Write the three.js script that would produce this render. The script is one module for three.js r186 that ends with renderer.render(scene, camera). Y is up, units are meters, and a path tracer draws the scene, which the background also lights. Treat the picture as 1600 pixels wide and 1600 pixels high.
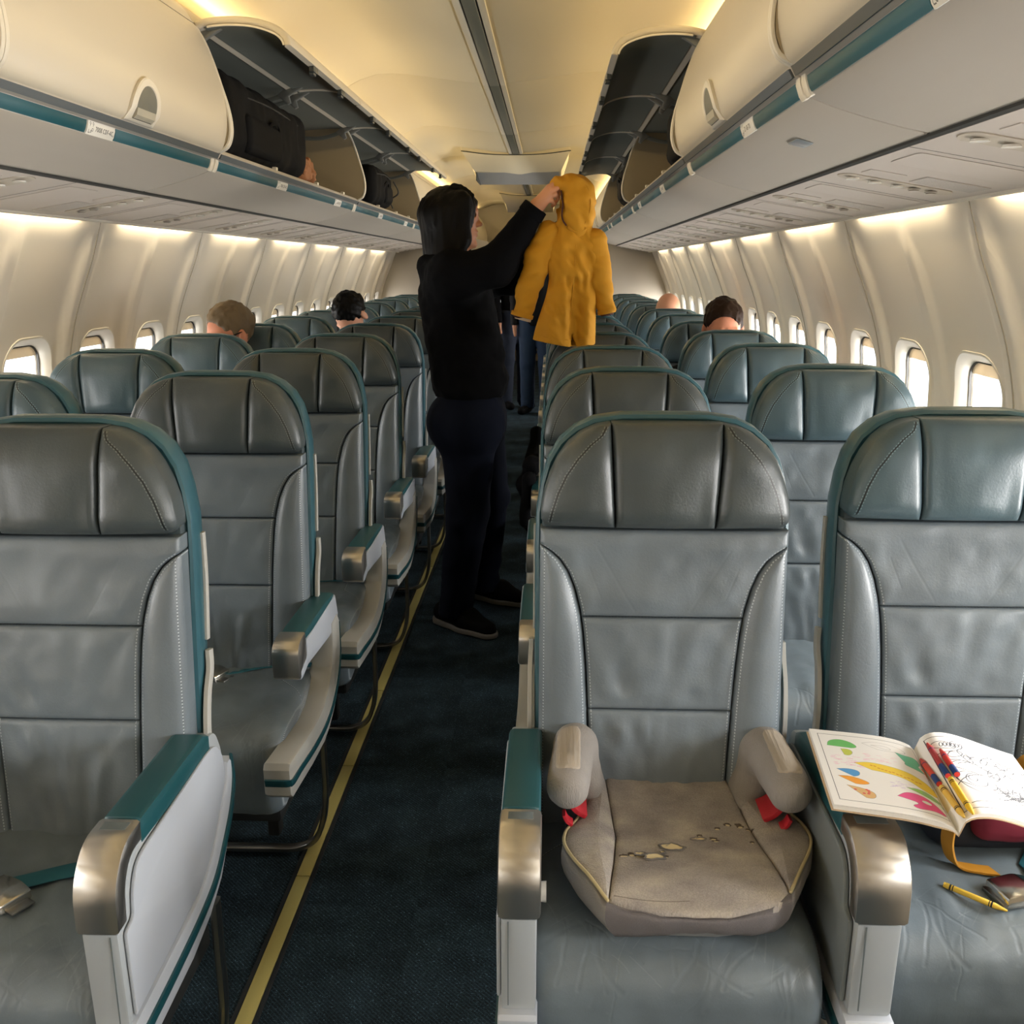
import * as THREE from 'three';
import { mergeGeometries, mergeVertices, toCreasedNormals } from 'three/addons/utils/BufferGeometryUtils.js';
import { RectAreaLightUniformsLib } from 'three/addons/lights/RectAreaLightUniformsLib.js';

// ---------------------------------------------------------------- camera, sky, lights, exposure
const scene = new THREE.Scene();
const camera = new THREE.PerspectiveCamera(56.14, 1, 0.05, 80);
camera.rotation.order = 'YXZ';
camera.position.set(0.29, 1.40, 0);
camera.rotation.set(-Math.atan(381 / 1500), Math.atan(62 / 1500 * 0.9692), 0);
const renderer = new THREE.WebGLRenderer({ antialias: true });
renderer.toneMapping = THREE.LinearToneMapping;
renderer.toneMappingExposure = 0.74;
renderer.shadowMap.enabled = true;
RectAreaLightUniformsLib.init();
const SKY = 3.2;                                     // overcast daylight outside the windows
scene.background = new THREE.Color(0.98, 0.985, 1.0);
scene.backgroundIntensity = SKY;
const WARM = new THREE.Color(1.0, 0.78, 0.40), WASH = new THREE.Color(1.0, 0.86, 0.60);
const COVE = 29, WASHER = 95, DAY_LEFT = 28, DAY_RIGHT = 76;
function areaLight(color, intensity, w, h, pos, target) {
  const l = new THREE.RectAreaLight(color, intensity, w, h);
  l.position.set(...pos); l.lookAt(...target); scene.add(l); return l;
}

// ---------------------------------------------------------------- helpers
const V3 = THREE.Vector3, TAU = Math.PI * 2;
const clamp = (x, a, b) => Math.min(b, Math.max(a, x)), lerp = (a, b, t) => a + (b - a) * t;
const sstep = (a, b, x) => { const t = clamp((x - a) / (b - a), 0, 1); return t * t * (3 - 2 * t); };
let rs = 12345; const rnd = () => { rs = (rs * 1664525 + 1013904223) >>> 0; return rs / 4294967296; };
const hash = (x, y, z) => { let h = Math.imul(x, 374761393) ^ Math.imul(y, 668265263) ^ Math.imul(z, 1274126177); h = Math.imul(h ^ (h >>> 13), 1274126177); return ((h ^ (h >>> 16)) >>> 0) / 4294967296; };
function noise(x, y, z = 0) {                       // value noise, -1..1
  const ix = Math.floor(x), iy = Math.floor(y), iz = Math.floor(z), fx = x - ix, fy = y - iy, fz = z - iz;
  const u = fx * fx * (3 - 2 * fx), v = fy * fy * (3 - 2 * fy), w = fz * fz * (3 - 2 * fz);
  const c = (a, b, d) => hash(ix + a, iy + b, iz + d);
  return 2 * lerp(lerp(lerp(c(0, 0, 0), c(1, 0, 0), u), lerp(c(0, 1, 0), c(1, 1, 0), u), v), lerp(lerp(c(0, 0, 1), c(1, 0, 1), u), lerp(c(0, 1, 1), c(1, 1, 1), u), v), w) - 1;
}
const fbm = (x, y, z = 0, o = 4) => { let s = 0, a = 0.5; for (let i = 0; i < o; i++) { s += a * noise(x, y, z); x *= 2.03; y *= 2.03; z *= 2.03; a *= 0.5; } return s; };
const used = new Map();
function numbered(n) { const k = used.get(n) ?? 0; used.set(n, k + 1); return k ? n + '_' + String(k).padStart(3, '0') : n; }
function tag(o, label, category, group) { o.userData = { label, category }; if (group) o.userData.group = group; return o; }
function thing(name, label, category, pos = [0, 0, 0], group, ry = 0) {
  const g = new THREE.Group(); g.name = numbered(name); g.position.set(...pos); g.rotation.y = ry; scene.add(g); return tag(g, label, category, group);
}
function part(name, geo, mat, parent, label) {
  const m = new THREE.Mesh(geo, mat); m.name = parent === scene ? numbered(name) : name; m.castShadow = m.receiveShadow = true;
  if (label) m.userData.label = label; parent.add(m); return m;
}
function struct(name, geo, mat) { const m = part(name, geo, mat, scene); m.userData.kind = 'structure'; return m; }
function structGroup(name, pos = [0, 0, 0]) { const g = new THREE.Group(); g.name = numbered(name); g.userData.kind = 'structure'; g.position.set(...pos); scene.add(g); return g; }
function copyOf(src, pos, label, group, ry) {
  const c = src.clone(); c.name = numbered(src.name.replace(/_\d{3}$/, '')); c.position.set(...pos); if (ry !== undefined) c.rotation.y = ry;
  c.userData = { ...src.userData, label }; if (group) c.userData.group = group; scene.add(c); return c;
}
function geoOf(pos, idx, uv) {
  const g = new THREE.BufferGeometry();
  g.setAttribute('position', new THREE.Float32BufferAttribute(pos, 3));
  g.setAttribute('uv', new THREE.Float32BufferAttribute(uv ?? new Float32Array(pos.length / 3 * 2), 2));
  g.setIndex(idx); g.computeVertexNormals(); return g;
}
const merge = (list) => mergeGeometries(list.map((g) => { const h = g.index ? g.toNonIndexed() : g; for (const k of Object.keys(h.attributes)) if (!['position', 'normal', 'uv'].includes(k)) h.deleteAttribute(k); return h; }));
const crease = (g, a = 0.6) => toCreasedNormals(g, a);
// rings of [x,y,z]; closed rings joined to a solid
function loft(rings, { closed = true, caps = true, loop = false, uvs = null } = {}) {
  const n = rings[0].length, pos = [], uv = [], idx = [], R = rings.length;
  rings.forEach((r, k) => r.forEach((p, i) => { pos.push(p[0], p[1], p[2]); if (uvs) uv.push(...uvs(p, k, i)); else uv.push(i / n, k / Math.max(1, R - 1)); }));
  const N = closed ? n : n - 1, K = loop ? R : R - 1;
  for (let k = 0; k < K; k++) for (let i = 0; i < N; i++) {
    const a = k * n + i, b = k * n + (i + 1) % n, kk = (k + 1) % R, c = kk * n + i, d = kk * n + (i + 1) % n;
    idx.push(a, b, d, a, d, c);
  }
  if (caps && closed && !loop) for (const k of [0, R - 1]) {
    const c = [0, 0, 0]; rings[k].forEach((p) => { c[0] += p[0] / n; c[1] += p[1] / n; c[2] += p[2] / n; });
    const ci = pos.length / 3; pos.push(...c); uv.push(...(uvs ? uvs(c, k, 0) : [0.5, k ? 1 : 0]));
    for (let i = 0; i < n; i++) { const a = k * n + i, b = k * n + (i + 1) % n; if (k === 0) idx.push(ci, b, a); else idx.push(ci, a, b); }
  }
  return geoOf(pos, idx, uv);
}
// 2D outline with rounded corners: points [x, y, r]
function roundPoly(pts, seg = 5) {
  const out = [], n = pts.length;
  for (let i = 0; i < n; i++) {
    const p = pts[i], a = pts[(i + n - 1) % n], b = pts[(i + 1) % n], r0 = p[2] ?? 0;
    if (!r0) { out.push([p[0], p[1]]); continue; }
    const da = Math.hypot(a[0] - p[0], a[1] - p[1]), db = Math.hypot(b[0] - p[0], b[1] - p[1]), r = Math.min(r0, da * 0.49, db * 0.49);
    const A = [p[0] + (a[0] - p[0]) / da * r, p[1] + (a[1] - p[1]) / da * r], B = [p[0] + (b[0] - p[0]) / db * r, p[1] + (b[1] - p[1]) / db * r];
    for (let k = 0; k <= seg; k++) { const t = k / seg, u = 1 - t; out.push([u * u * A[0] + 2 * u * t * p[0] + t * t * B[0], u * u * A[1] + 2 * u * t * p[1] + t * t * B[1]]); }
  }
  return out;
}
function densify(poly, step, closed = true) {
  const out = [], n = poly.length;
  for (let i = 0; i < (closed ? n : n - 1); i++) { const a = poly[i], b = poly[(i + 1) % n], k = Math.max(1, Math.round(Math.hypot(b[0] - a[0], b[1] - a[1]) / step)); for (let j = 0; j < k; j++) out.push([lerp(a[0], b[0], j / k), lerp(a[1], b[1], j / k)]); }
  if (!closed) out.push(poly[n - 1]);
  return out;
}
const shapeOf = (pts, holes = []) => { const s = new THREE.Shape(pts.map((p) => new THREE.Vector2(p[0], p[1]))); holes.forEach((h) => s.holes.push(new THREE.Path(h.map((p) => new THREE.Vector2(p[0], p[1]))))); return s; };
// extrude a polygon: axis 'z' (polygon in x,y), 'x' (polygon in z,y), 'y' (polygon in x,z); from a to b along the axis
function ext(pts, a, b, axis = 'z', bevel = 0, holes = [], seg = 2) {
  const d = b - a, bv = Math.min(bevel, d * 0.45);
  const g = new THREE.ExtrudeGeometry(shapeOf(pts, holes), { depth: d - 2 * bv, bevelEnabled: bv > 0, bevelSize: bv, bevelThickness: bv, bevelOffset: -bv, bevelSegments: seg, steps: 1, curveSegments: 4 });
  g.translate(0, 0, a + bv);
  const p = g.attributes.position, q = g.attributes.normal;
  if (axis === 'x') for (const t of [p, q]) for (let i = 0; i < t.count; i++) { const X = t.getX(i), Y = t.getY(i), Z = t.getZ(i); t.setXYZ(i, Z, Y, X); }
  if (axis === 'y') for (const t of [p, q]) for (let i = 0; i < t.count; i++) { const X = t.getX(i), Y = t.getY(i), Z = t.getZ(i); t.setXYZ(i, X, Z, Y); }
  if (axis !== 'z') for (let i = 0; i < p.count; i += 3) for (const t of [p, q, g.attributes.uv]) { const k = t.itemSize; for (let c = 0; c < k; c++) { const u = t.array[(i + 1) * k + c]; t.array[(i + 1) * k + c] = t.array[(i + 2) * k + c]; t.array[(i + 2) * k + c] = u; } }
  return crease(g, 0.55);
}
const box = (x0, x1, y0, y1, z0, z1, r = 0.004) => ext(roundPoly([[x0, y0, r], [x1, y0, r], [x1, y1, r], [x0, y1, r]], 2), z0, z1, 'z', r);
function tube(pts, r, seg = 8, n = 0, closed = false, squash = 1) {
  const c = new THREE.CatmullRomCurve3(pts.map((p) => new V3(...p)), closed, 'centripetal');
  const g = new THREE.TubeGeometry(c, n || pts.length * 5, r, seg, closed);
  if (closed) return g;
  const ends = []; for (const t of [0, 1]) { const s = new THREE.SphereGeometry(r, seg, 4); const p = c.getPoint(t); s.translate(p.x, p.y, p.z); ends.push(s); }
  return merge([g, ...ends]);
}
// flat bar swept along a path: section [w (along side), h (along up)], side = fixed vector
function bar(pts, side, w, h, n = 30, round = 0.3) {
  const c = new THREE.CatmullRomCurve3(pts.map((p) => new V3(...p)), false, 'centripetal'), S = new V3(...side).normalize(), rings = [];
  const sec = roundPoly([[-w / 2, -h / 2, Math.min(w, h) * round], [w / 2, -h / 2, Math.min(w, h) * round], [w / 2, h / 2, Math.min(w, h) * round], [-w / 2, h / 2, Math.min(w, h) * round]], 2);
  for (let i = 0; i <= n; i++) { const t = i / n, p = c.getPointAt(t), T = c.getTangentAt(t), U = new V3().crossVectors(T, S).normalize(); rings.push(sec.map(([a, b]) => [p.x + S.x * a + U.x * b, p.y + S.y * a + U.y * b, p.z + S.z * a + U.z * b])); }
  return crease(loft(rings), 0.7);
}
function distPoly(x, y, P) {
  let m = 1e9; for (let i = 0, n = P.length; i < n; i++) { const a = P[i], b = P[(i + 1) % n], dx = b[0] - a[0], dy = b[1] - a[1], t = clamp(((x - a[0]) * dx + (y - a[1]) * dy) / (dx * dx + dy * dy + 1e-12), 0, 1); m = Math.min(m, Math.hypot(x - a[0] - dx * t, y - a[1] - dy * t)); } return m;
}
// a padded panel over a star-shaped outline: place(x, y, h) -> [X, Y, Z]
function pillow(outline, { centre, H = 0.015, R = 0.015, puff = 0.005, skirt = 0.03, wrinkle = null, place, uv, step = 0.012 }) {
  const P = densify(outline, step), n = P.length;
  const c = centre ?? P.reduce((s, p) => [s[0] + p[0] / n, s[1] + p[1] / n], [0, 0]);
  const S = [0.12, 0.25, 0.38, 0.5, 0.62, 0.72, 0.8, 0.87, 0.925, 0.965, 0.988, 1], pos = [], uvs = [], idx = [];
  const add = (x, y, h) => { pos.push(...place(x, y, h)); uvs.push(...uv(x, y)); };
  const hh = (x, y, s) => { const d = s === 1 ? 0 : distPoly(x, y, P), k = clamp(1 - d / R, 0, 1); return H * Math.sqrt(1 - k * k) + puff * (1 - s * s) + (wrinkle ? wrinkle(x, y) * clamp(d / 0.03, 0, 1) : 0); };
  add(c[0], c[1], hh(c[0], c[1], 0));
  for (const s of S) for (const p of P) { const x = lerp(c[0], p[0], s), y = lerp(c[1], p[1], s); add(x, y, hh(x, y, s)); }
  for (const p of P) add(p[0], p[1], -skirt);
  for (let i = 0; i < n; i++) { idx.push(0, 1 + i, 1 + (i + 1) % n); }
  for (let k = 0; k < S.length; k++) for (let i = 0; i < n; i++) { const a = 1 + k * n + i, b = 1 + k * n + (i + 1) % n; idx.push(a, a + n, b + n, a, b + n, b); }
  const g = geoOf(pos, idx, uvs);
  const area = P.reduce((s, p, i) => { const q = P[(i + 1) % n]; return s + p[0] * q[1] - q[0] * p[1]; }, 0);
  g.userData.flip = area < 0; if (area < 0) { const I = g.index.array; for (let i = 0; i < I.length; i += 3) { const t = I[i + 1]; I[i + 1] = I[i + 2]; I[i + 2] = t; } g.computeVertexNormals(); }
  return g;
}
// a padded panel between two side curves xl(y), xr(y): an even grid, rounded along every edge
function gridPillow({ y0, y1, xl, xr, rows = 34, cols = 18, H = 0.01, R = 0.012, puff = 0.004, skirt = 0.03, wrinkle = null, place, uv }) {
  const pos = [], uvs = [], idx = [], ease = (t) => 0.5 - 0.5 * Math.cos(Math.PI * t), mix = (t) => lerp(t, ease(t), 0.8);
  const add = (x, y, h) => { pos.push(...place(x, y, h)); uvs.push(...uv(x, y)); };
  for (let j = 0; j <= rows; j++) { const y = lerp(y0, y1, mix(j / rows)), a = xl(y), b = xr(y);
    for (let i = 0; i <= cols; i++) { const t = mix(i / cols), x = lerp(a, b, t), d = Math.min(x - a, b - x, y - y0, y1 - y), k = clamp(1 - d / R, 0, 1), q = (2 * t - 1) ** 2, p = (2 * (y - y0) / (y1 - y0) - 1) ** 2; add(x, y, H * Math.sqrt(Math.max(0, 1 - k * k)) + puff * (1 - q) * (1 - p * p) + (wrinkle ? wrinkle(x, y) * clamp(d / 0.03, 0, 1) : 0)); } }
  const N = cols + 1; for (let j = 0; j < rows; j++) for (let i = 0; i < cols; i++) { const a = j * N + i; idx.push(a, a + 1, a + N + 1, a, a + N + 1, a + N); }
  const rim = []; for (let i = 0; i < cols; i++) rim.push(i); for (let j = 0; j < rows; j++) rim.push(j * N + cols); for (let i = cols; i > 0; i--) rim.push(rows * N + i); for (let j = rows; j > 0; j--) rim.push(j * N);
  const base = pos.length / 3; rim.forEach((v) => { const j = Math.floor(v / N), i = v % N, y = lerp(y0, y1, mix(j / rows)), x = lerp(xl(y), xr(y), mix(i / cols)); add(x, y, -skirt); });
  rim.forEach((v, k) => { const n = (k + 1) % rim.length, w = rim[n]; idx.push(v, base + k, base + n, v, base + n, w); });
  return geoOf(pos, idx, uvs);
}
// naive surface nets of f(x,y,z) < 0 inside
function nets(f, lo, hi, cell) {
  const n = [0, 1, 2].map((k) => Math.ceil((hi[k] - lo[k]) / cell) + 1), val = new Float32Array(n[0] * n[1] * n[2]);
  const at = (i, j, k) => (k * n[1] + j) * n[0] + i;
  for (let k = 0; k < n[2]; k++) for (let j = 0; j < n[1]; j++) for (let i = 0; i < n[0]; i++) val[at(i, j, k)] = f(lo[0] + i * cell, lo[1] + j * cell, lo[2] + k * cell);
  const ids = new Int32Array(val.length).fill(-1), pos = [], idx = [], uv = [];
  for (let k = 0; k < n[2] - 1; k++) for (let j = 0; j < n[1] - 1; j++) for (let i = 0; i < n[0] - 1; i++) {
    let cx = 0, cy = 0, cz = 0, m = 0; const v = (a, b, c) => val[at(i + a, j + b, k + c)];
    const edge = (a, b, c, d, e, g) => { const p = v(a, b, c), q = v(d, e, g); if ((p < 0) !== (q < 0)) { const t = p / (p - q); cx += a + (d - a) * t; cy += b + (e - b) * t; cz += c + (g - c) * t; m++; } };
    for (const [b, c] of [[0, 0], [1, 0], [0, 1], [1, 1]]) { edge(0, b, c, 1, b, c); edge(b, 0, c, b, 1, c); edge(b, c, 0, b, c, 1); }
    if (m) { ids[at(i, j, k)] = pos.length / 3; const X = lo[0] + (i + cx / m) * cell, Y = lo[1] + (j + cy / m) * cell, Z = lo[2] + (k + cz / m) * cell; pos.push(X, Y, Z); uv.push(X, Y); }
  }
  const quad = (a, b, c, d, flip) => { if (a < 0 || b < 0 || c < 0 || d < 0) return; if (flip) idx.push(a, c, b, a, d, c); else idx.push(a, b, c, a, c, d); };
  for (let k = 1; k < n[2] - 1; k++) for (let j = 1; j < n[1] - 1; j++) for (let i = 1; i < n[0] - 1; i++) {
    const s = val[at(i, j, k)] < 0;
    if (s !== (val[at(i + 1, j, k)] < 0)) quad(ids[at(i, j - 1, k - 1)], ids[at(i, j, k - 1)], ids[at(i, j, k)], ids[at(i, j - 1, k)], !s);
    if (s !== (val[at(i, j + 1, k)] < 0)) quad(ids[at(i - 1, j, k - 1)], ids[at(i - 1, j, k)], ids[at(i, j, k)], ids[at(i, j, k - 1)], !s);
    if (s !== (val[at(i, j, k + 1)] < 0)) quad(ids[at(i - 1, j - 1, k)], ids[at(i, j - 1, k)], ids[at(i, j, k)], ids[at(i - 1, j, k)], !s);
  }
  return geoOf(pos, idx, uv);
}
const capsule = (x, y, z, a, b, ra, rb, sz = 1) => { const dx = b[0] - a[0], dy = b[1] - a[1], dz = b[2] - a[2], t = clamp(((x - a[0]) * dx + (y - a[1]) * dy + (z - a[2]) * dz) / (dx * dx + dy * dy + dz * dz + 1e-9), 0, 1); return Math.hypot(x - a[0] - dx * t, y - a[1] - dy * t, (z - a[2] - dz * t) / sz) - lerp(ra, rb, t); };
const ellip = (x, y, z, c, r) => { const k = Math.hypot((x - c[0]) / r[0], (y - c[1]) / r[1], (z - c[2]) / r[2]); return (k - 1) * Math.min(...r) * (k > 1 ? 1 : 1); };
const smin = (a, b, k) => { const h = clamp(0.5 + 0.5 * (b - a) / k, 0, 1); return lerp(b, a, h) - k * h * (1 - h); };

// ---------------------------------------------------------------- textures and materials
function canvasTex(w, h, draw, repeat) { const c = document.createElement('canvas'); c.width = w; c.height = h; draw(c.getContext('2d'), w, h); const t = new THREE.CanvasTexture(c); t.colorSpace = THREE.SRGBColorSpace; if (repeat) t.wrapS = t.wrapT = THREE.RepeatWrapping; t.anisotropy = 8; return t; }
function dataTex(w, h, f, repeat = true) { const d = new Float32Array(w * h); for (let y = 0; y < h; y++) for (let x = 0; x < w; x++) d[y * w + x] = f(x, y); const t = new THREE.DataTexture(d, w, h, THREE.RedFormat, THREE.FloatType); t.magFilter = t.minFilter = THREE.LinearFilter; if (repeat) t.wrapS = t.wrapT = THREE.RepeatWrapping; t.needsUpdate = true; return t; }
const std = (color, roughness = 0.5, metalness = 0, more = {}) => new THREE.MeshStandardMaterial({ color, roughness, metalness, ...more });
const phys = (color, roughness, more = {}) => new THREE.MeshPhysicalMaterial({ color, roughness, ...more });
const grain = (() => { const N = 256, g = new Float32Array(N * N); for (let i = 0; i < N * N; i++) g[i] = rnd(); const at = (x, y) => g[((y + N) % N) * N + (x + N) % N]; return dataTex(N, N, (x, y) => { let s = 0; for (let a = -1; a <= 1; a++) for (let b = -1; b <= 1; b++) s += at(x + a, y + b); return s / 9; }); })();
const carpetTex = canvasTex(1024, 1024, (c, w, h) => {
  c.fillStyle = '#1a262c'; c.fillRect(0, 0, w, h);
  for (let y = 0; y < h; y += 4) for (let x = 0; x < w; x += 4) {
    const tw = ((x + y) / 4) % 4, r = rnd(), b = 0.6 + 0.6 * r + (tw === 0 ? 0.55 : 0) + 0.25 * noise(x / 90, y / 90) + (rnd() < 0.035 ? 0.9 : 0);
    c.fillStyle = `rgb(${Math.round(38 * b)},${Math.round(51 * b)},${Math.round(59 * b)})`; c.fillRect(x, y, 4, 3);
  }
}, true);
carpetTex.repeat.set(1.6, 1.6);
const carpetBump = dataTex(256, 256, (x, y) => (((x >> 1) + (y >> 1)) % 4 === 0 ? 0.8 : 0.2) + 0.4 * hash(x >> 1, y >> 1, 3)); carpetBump.repeat.set(6, 6);
const M = {
  wall: std('#cdc4b6', 0.5), wallSeam: std('#8d8578', 0.7), frame: std('#d3ccbf', 0.42), shade: phys('#cfc3ae', 0.6, { transmission: 0.45, thickness: 0 }), gasket: std('#2b2926', 0.7),
  glass: phys('#ffffff', 0.02, { transmission: 1, thickness: 0, ior: 1.12 }),
  ceiling: std('#d3c8ac', 0.55), rail: std('#c9c2b0', 0.45), railDark: std('#5f625a', 0.5), black: std('#0b0b0b', 0.7),
  bin: std('#c9bfac', 0.42), binLow: std('#b3aa9d', 0.5), liner: std('#62655e', 0.6), linerTan: std('#95866a', 0.75), rim: std('#d8d0c0', 0.45),
  teal: phys('#0b4c57', 0.5, { clearcoat: 0.08, clearcoatRoughness: 0.4 }), dark: std('#33383a', 0.5), darkRail: std('#53585a', 0.45), psu: std('#c3b8ae', 0.48), psuBar: std('#b4a999', 0.4), psuLine: std('#8a837b', 0.6), slot: std('#34332f', 0.7),
  carpet: phys('#ffffff', 0.95, { map: carpetTex, bumpMap: carpetBump, bumpScale: 0.0015, specularIntensity: 0.25 }), track: std('#b3a867', 0.5), trackEdge: std('#12181c', 0.8),
  bulk: std('#a39a8c', 0.7), glow: new THREE.MeshStandardMaterial({ color: '#fff3d8', emissive: new THREE.Color(1, 0.8, 0.5), emissiveIntensity: 6, roughness: 0.6 }),
  bracket: std('#8b8b85', 0.42, 0.35), bulb: std('#f2efe8', 0.2),
};
const ZB = 2.6, ZF = -10.1, ZE = -15;                  // back of the built cabin, class divider, far end

// floor
{
  const g = ext([[-1.5, -0.06], [1.5, -0.06], [1.5, 0], [-1.5, 0]], ZE - 0.2, ZB + 0.2); 
  const p = g.attributes.position, u = g.attributes.uv; for (let i = 0; i < p.count; i++) u.setXY(i, p.getX(i), p.getZ(i));
  struct('floor', g, M.carpet);
  const t = structGroup('trim_1');
  let z = ZB; const cuts = [1.2, -0.9, -1.97, -2.49, -3.0, -4.4, -5.9, -7.5, -9.0, -10];
  for (const q of cuts) { part('floor_track_cover', box(-0.3, -0.268, 0, 0.006, q + 0.0015, z - 0.0015, 0.002), M.track, t); z = q; }
  part('track_edge', merge([box(-0.311, -0.3005, 0, 0.004, -10, ZB, 0.001), box(-0.2675, -0.257, 0, 0.004, -10, ZB, 0.001)]), M.trackEdge, t);
}
// side wall profile: half width at a height
const PROF = [[-0.05, 1.36], [0.2, 1.42], [0.5, 1.475], [0.8, 1.497], [1.04, 1.493], [1.19, 1.46], [1.26, 1.436], [1.34, 1.404], [1.41, 1.374], [1.49, 1.336], [1.553, 1.303], [1.60, 1.292], [1.63, 1.286]];
const profX = (() => { const c = new THREE.CatmullRomCurve3(PROF.map((p) => new V3(p[1], p[0], 0)), false, 'centripetal'), s = c.getPoints(240); return (y) => { let i = 1; while (i < 240 && s[i].y < y) i++; const a = s[i - 1], b = s[i]; return lerp(a.x, b.x, clamp((y - a.y) / (b.y - a.y), 0, 1)); }; })();
const BAY = 0.51, HOLE = { y: 0.965, w: 0.315, h: 0.41, r: 0.105 };
const rrect = (w, h, r, n = 8) => { const o = []; for (const [sx, sy, a] of [[1, 1, 0], [-1, 1, 90], [-1, -1, 180], [1, -1, 270]]) for (let i = 0; i <= n; i++) { const t = (a + 90 * i / n) * Math.PI / 180; o.push([sx * (w / 2 - r) + r * Math.cos(t), sy * (h / 2 - r) + r * Math.sin(t)]); } return o; };
// one window bay: solid slab with a hole; joint = -1 / +1 tells on which end the panel joint lies
function bayGeo(side, joint) {
  const hole = densify(rrect(HOLE.w, HOLE.h, HOLE.r), 0.02), n = hole.length, y0 = -0.02, y1 = 1.6;
  const outer = hole.map(([a, b]) => { const dy = b > 0 ? y1 - HOLE.y : HOLE.y - y0, t = Math.min((BAY / 2) / Math.max(1e-6, Math.abs(a)), dy / Math.max(1e-6, Math.abs(b))); return null; });
  // walk outline and bay rectangle by the same fraction of each quadrant, corner to corner
  const rect = densify([[BAY / 2, y1 - HOLE.y], [-BAY / 2, y1 - HOLE.y], [-BAY / 2, y0 - HOLE.y], [BAY / 2, y0 - HOLE.y]], 0.03), m = rect.length;
  const ang = (p) => Math.atan2(p[1] / (HOLE.h), p[0] / (HOLE.w));
  const holeAt = (th) => { // point of the rounded hole in direction th (scaled)
    const dx = Math.cos(th) * HOLE.w, dy = Math.sin(th) * HOLE.h; let lo = 0, hi = 1;
    const inside = (a, b) => { const qx = Math.abs(a) - HOLE.w / 2 + HOLE.r, qy = Math.abs(b) - HOLE.h / 2 + HOLE.r; return Math.hypot(Math.max(qx, 0), Math.max(qy, 0)) + Math.min(Math.max(qx, qy), 0) - HOLE.r < 0; };
    for (let i = 0; i < 30; i++) { const t = (lo + hi) / 2; if (inside(dx * t, dy * t)) lo = t; else hi = t; } return [dx * lo, dy * lo];
  };
  const inner = rect.map((p) => holeAt(ang(p)));
  const rib = (a) => { const d = BAY / 2 - a * joint, e = BAY / 2 + a * joint; return 0.019 * (1 - sstep(0.042, 0.072, d)) + 0.015 * (1 - sstep(0.028, 0.058, e)); };
  const P = (a, b, off) => { const y = b + HOLE.y, fade = sstep(1.56, 1.42, y); return [side * (profX(y) - rib(a) * fade * sstep(HOLE.h / 2 - 0.02, HOLE.h / 2 + 0.05, Math.abs(b) + Math.max(0, Math.abs(a) - HOLE.w / 2) * 3) + off), y, a]; };
  const T = [0, 0.06, 0.14, 0.24, 0.36, 0.5, 0.64, 0.76, 0.86, 0.93, 0.97, 1], rings = [];
  for (const t of T) rings.push(rect.map((p, i) => P(lerp(p[0], inner[i][0], t), lerp(p[1], inner[i][1], t), 0)));
  rings.push(inner.map((p) => P(p[0], p[1], 0.05)));
  for (const t of [0.7, 0.35, 0]) rings.push(rect.map((p, i) => P(lerp(p[0], inner[i][0], t), lerp(p[1], inner[i][1], t), 0.05)));
  if (side < 0) rings.forEach((r) => r.reverse());
  return crease(loft(rings, { loop: true }), 0.7);
}
function windowGeos(side) {
  const P = (a, b, off) => { const y = b + HOLE.y; return [side * (profX(y) + off), y, a]; };
  const ring = (w, h, r, off) => rrect(w, h, r, 8).map(([a, b]) => P(a, b, off)), O = (rs) => { if (side < 0) rs.forEach((r) => r.reverse()); return loft(rs, { loop: true }); };
  const { w, h, r } = HOLE;
  return {
    frame: crease(O([ring(w + 0.012, h + 0.012, r + 0.006, 0.004), ring(w + 0.006, h + 0.006, r + 0.003, -0.003), ring(w - 0.006, h - 0.006, r - 0.003, -0.003), ring(w - 0.03, h - 0.03, r - 0.01, 0.008), ring(w - 0.05, h - 0.05, r - 0.018, 0.022), ring(w - 0.054, h - 0.054, r - 0.02, 0.030), ring(w - 0.03, h - 0.03, r - 0.01, 0.034)]), 0.5),
    seal: crease(O([ring(w - 0.055, h - 0.055, r - 0.02, 0.027), ring(w - 0.061, h - 0.061, r - 0.022, 0.027), ring(w - 0.061, h - 0.061, r - 0.022, 0.034), ring(w - 0.045, h - 0.045, r - 0.018, 0.034)]), 0.5),
    sash: crease(O([ring(w - 0.058, h - 0.058, r - 0.021, 0.033), ring(w - 0.070, h - 0.070, r - 0.027, 0.038), ring(w - 0.073, h - 0.073, r - 0.029, 0.060), ring(w - 0.03, h - 0.03, r - 0.01, 0.060)]), 0.5),
    pane: (() => { const g = loft([ring(w - 0.071, h - 0.071, r - 0.03, 0.046), ring(w - 0.071, h - 0.071, r - 0.03, 0.048)]); return crease(g, 0.5); })(),
    shade: (() => { const pts = rrect(w - 0.06, h - 0.06, r - 0.022, 8).filter((p) => p[1] > h / 2 - 0.062); const poly = [...pts]; const xs = (w - 0.06) / 2; poly.push([-xs * 0.97, h / 2 - 0.066]); poly.push([xs * 0.97, h / 2 - 0.066]); const D = densify(poly, 0.02); const a = D.map(([x, y]) => P(x, y, 0.0325)), b = D.map(([x, y]) => P(x, y, 0.0375)); return crease(loft(side < 0 ? [a.reverse(), b.reverse()] : [a, b]), 0.5); })(),
  };
}
let winNo = 0;
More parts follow.
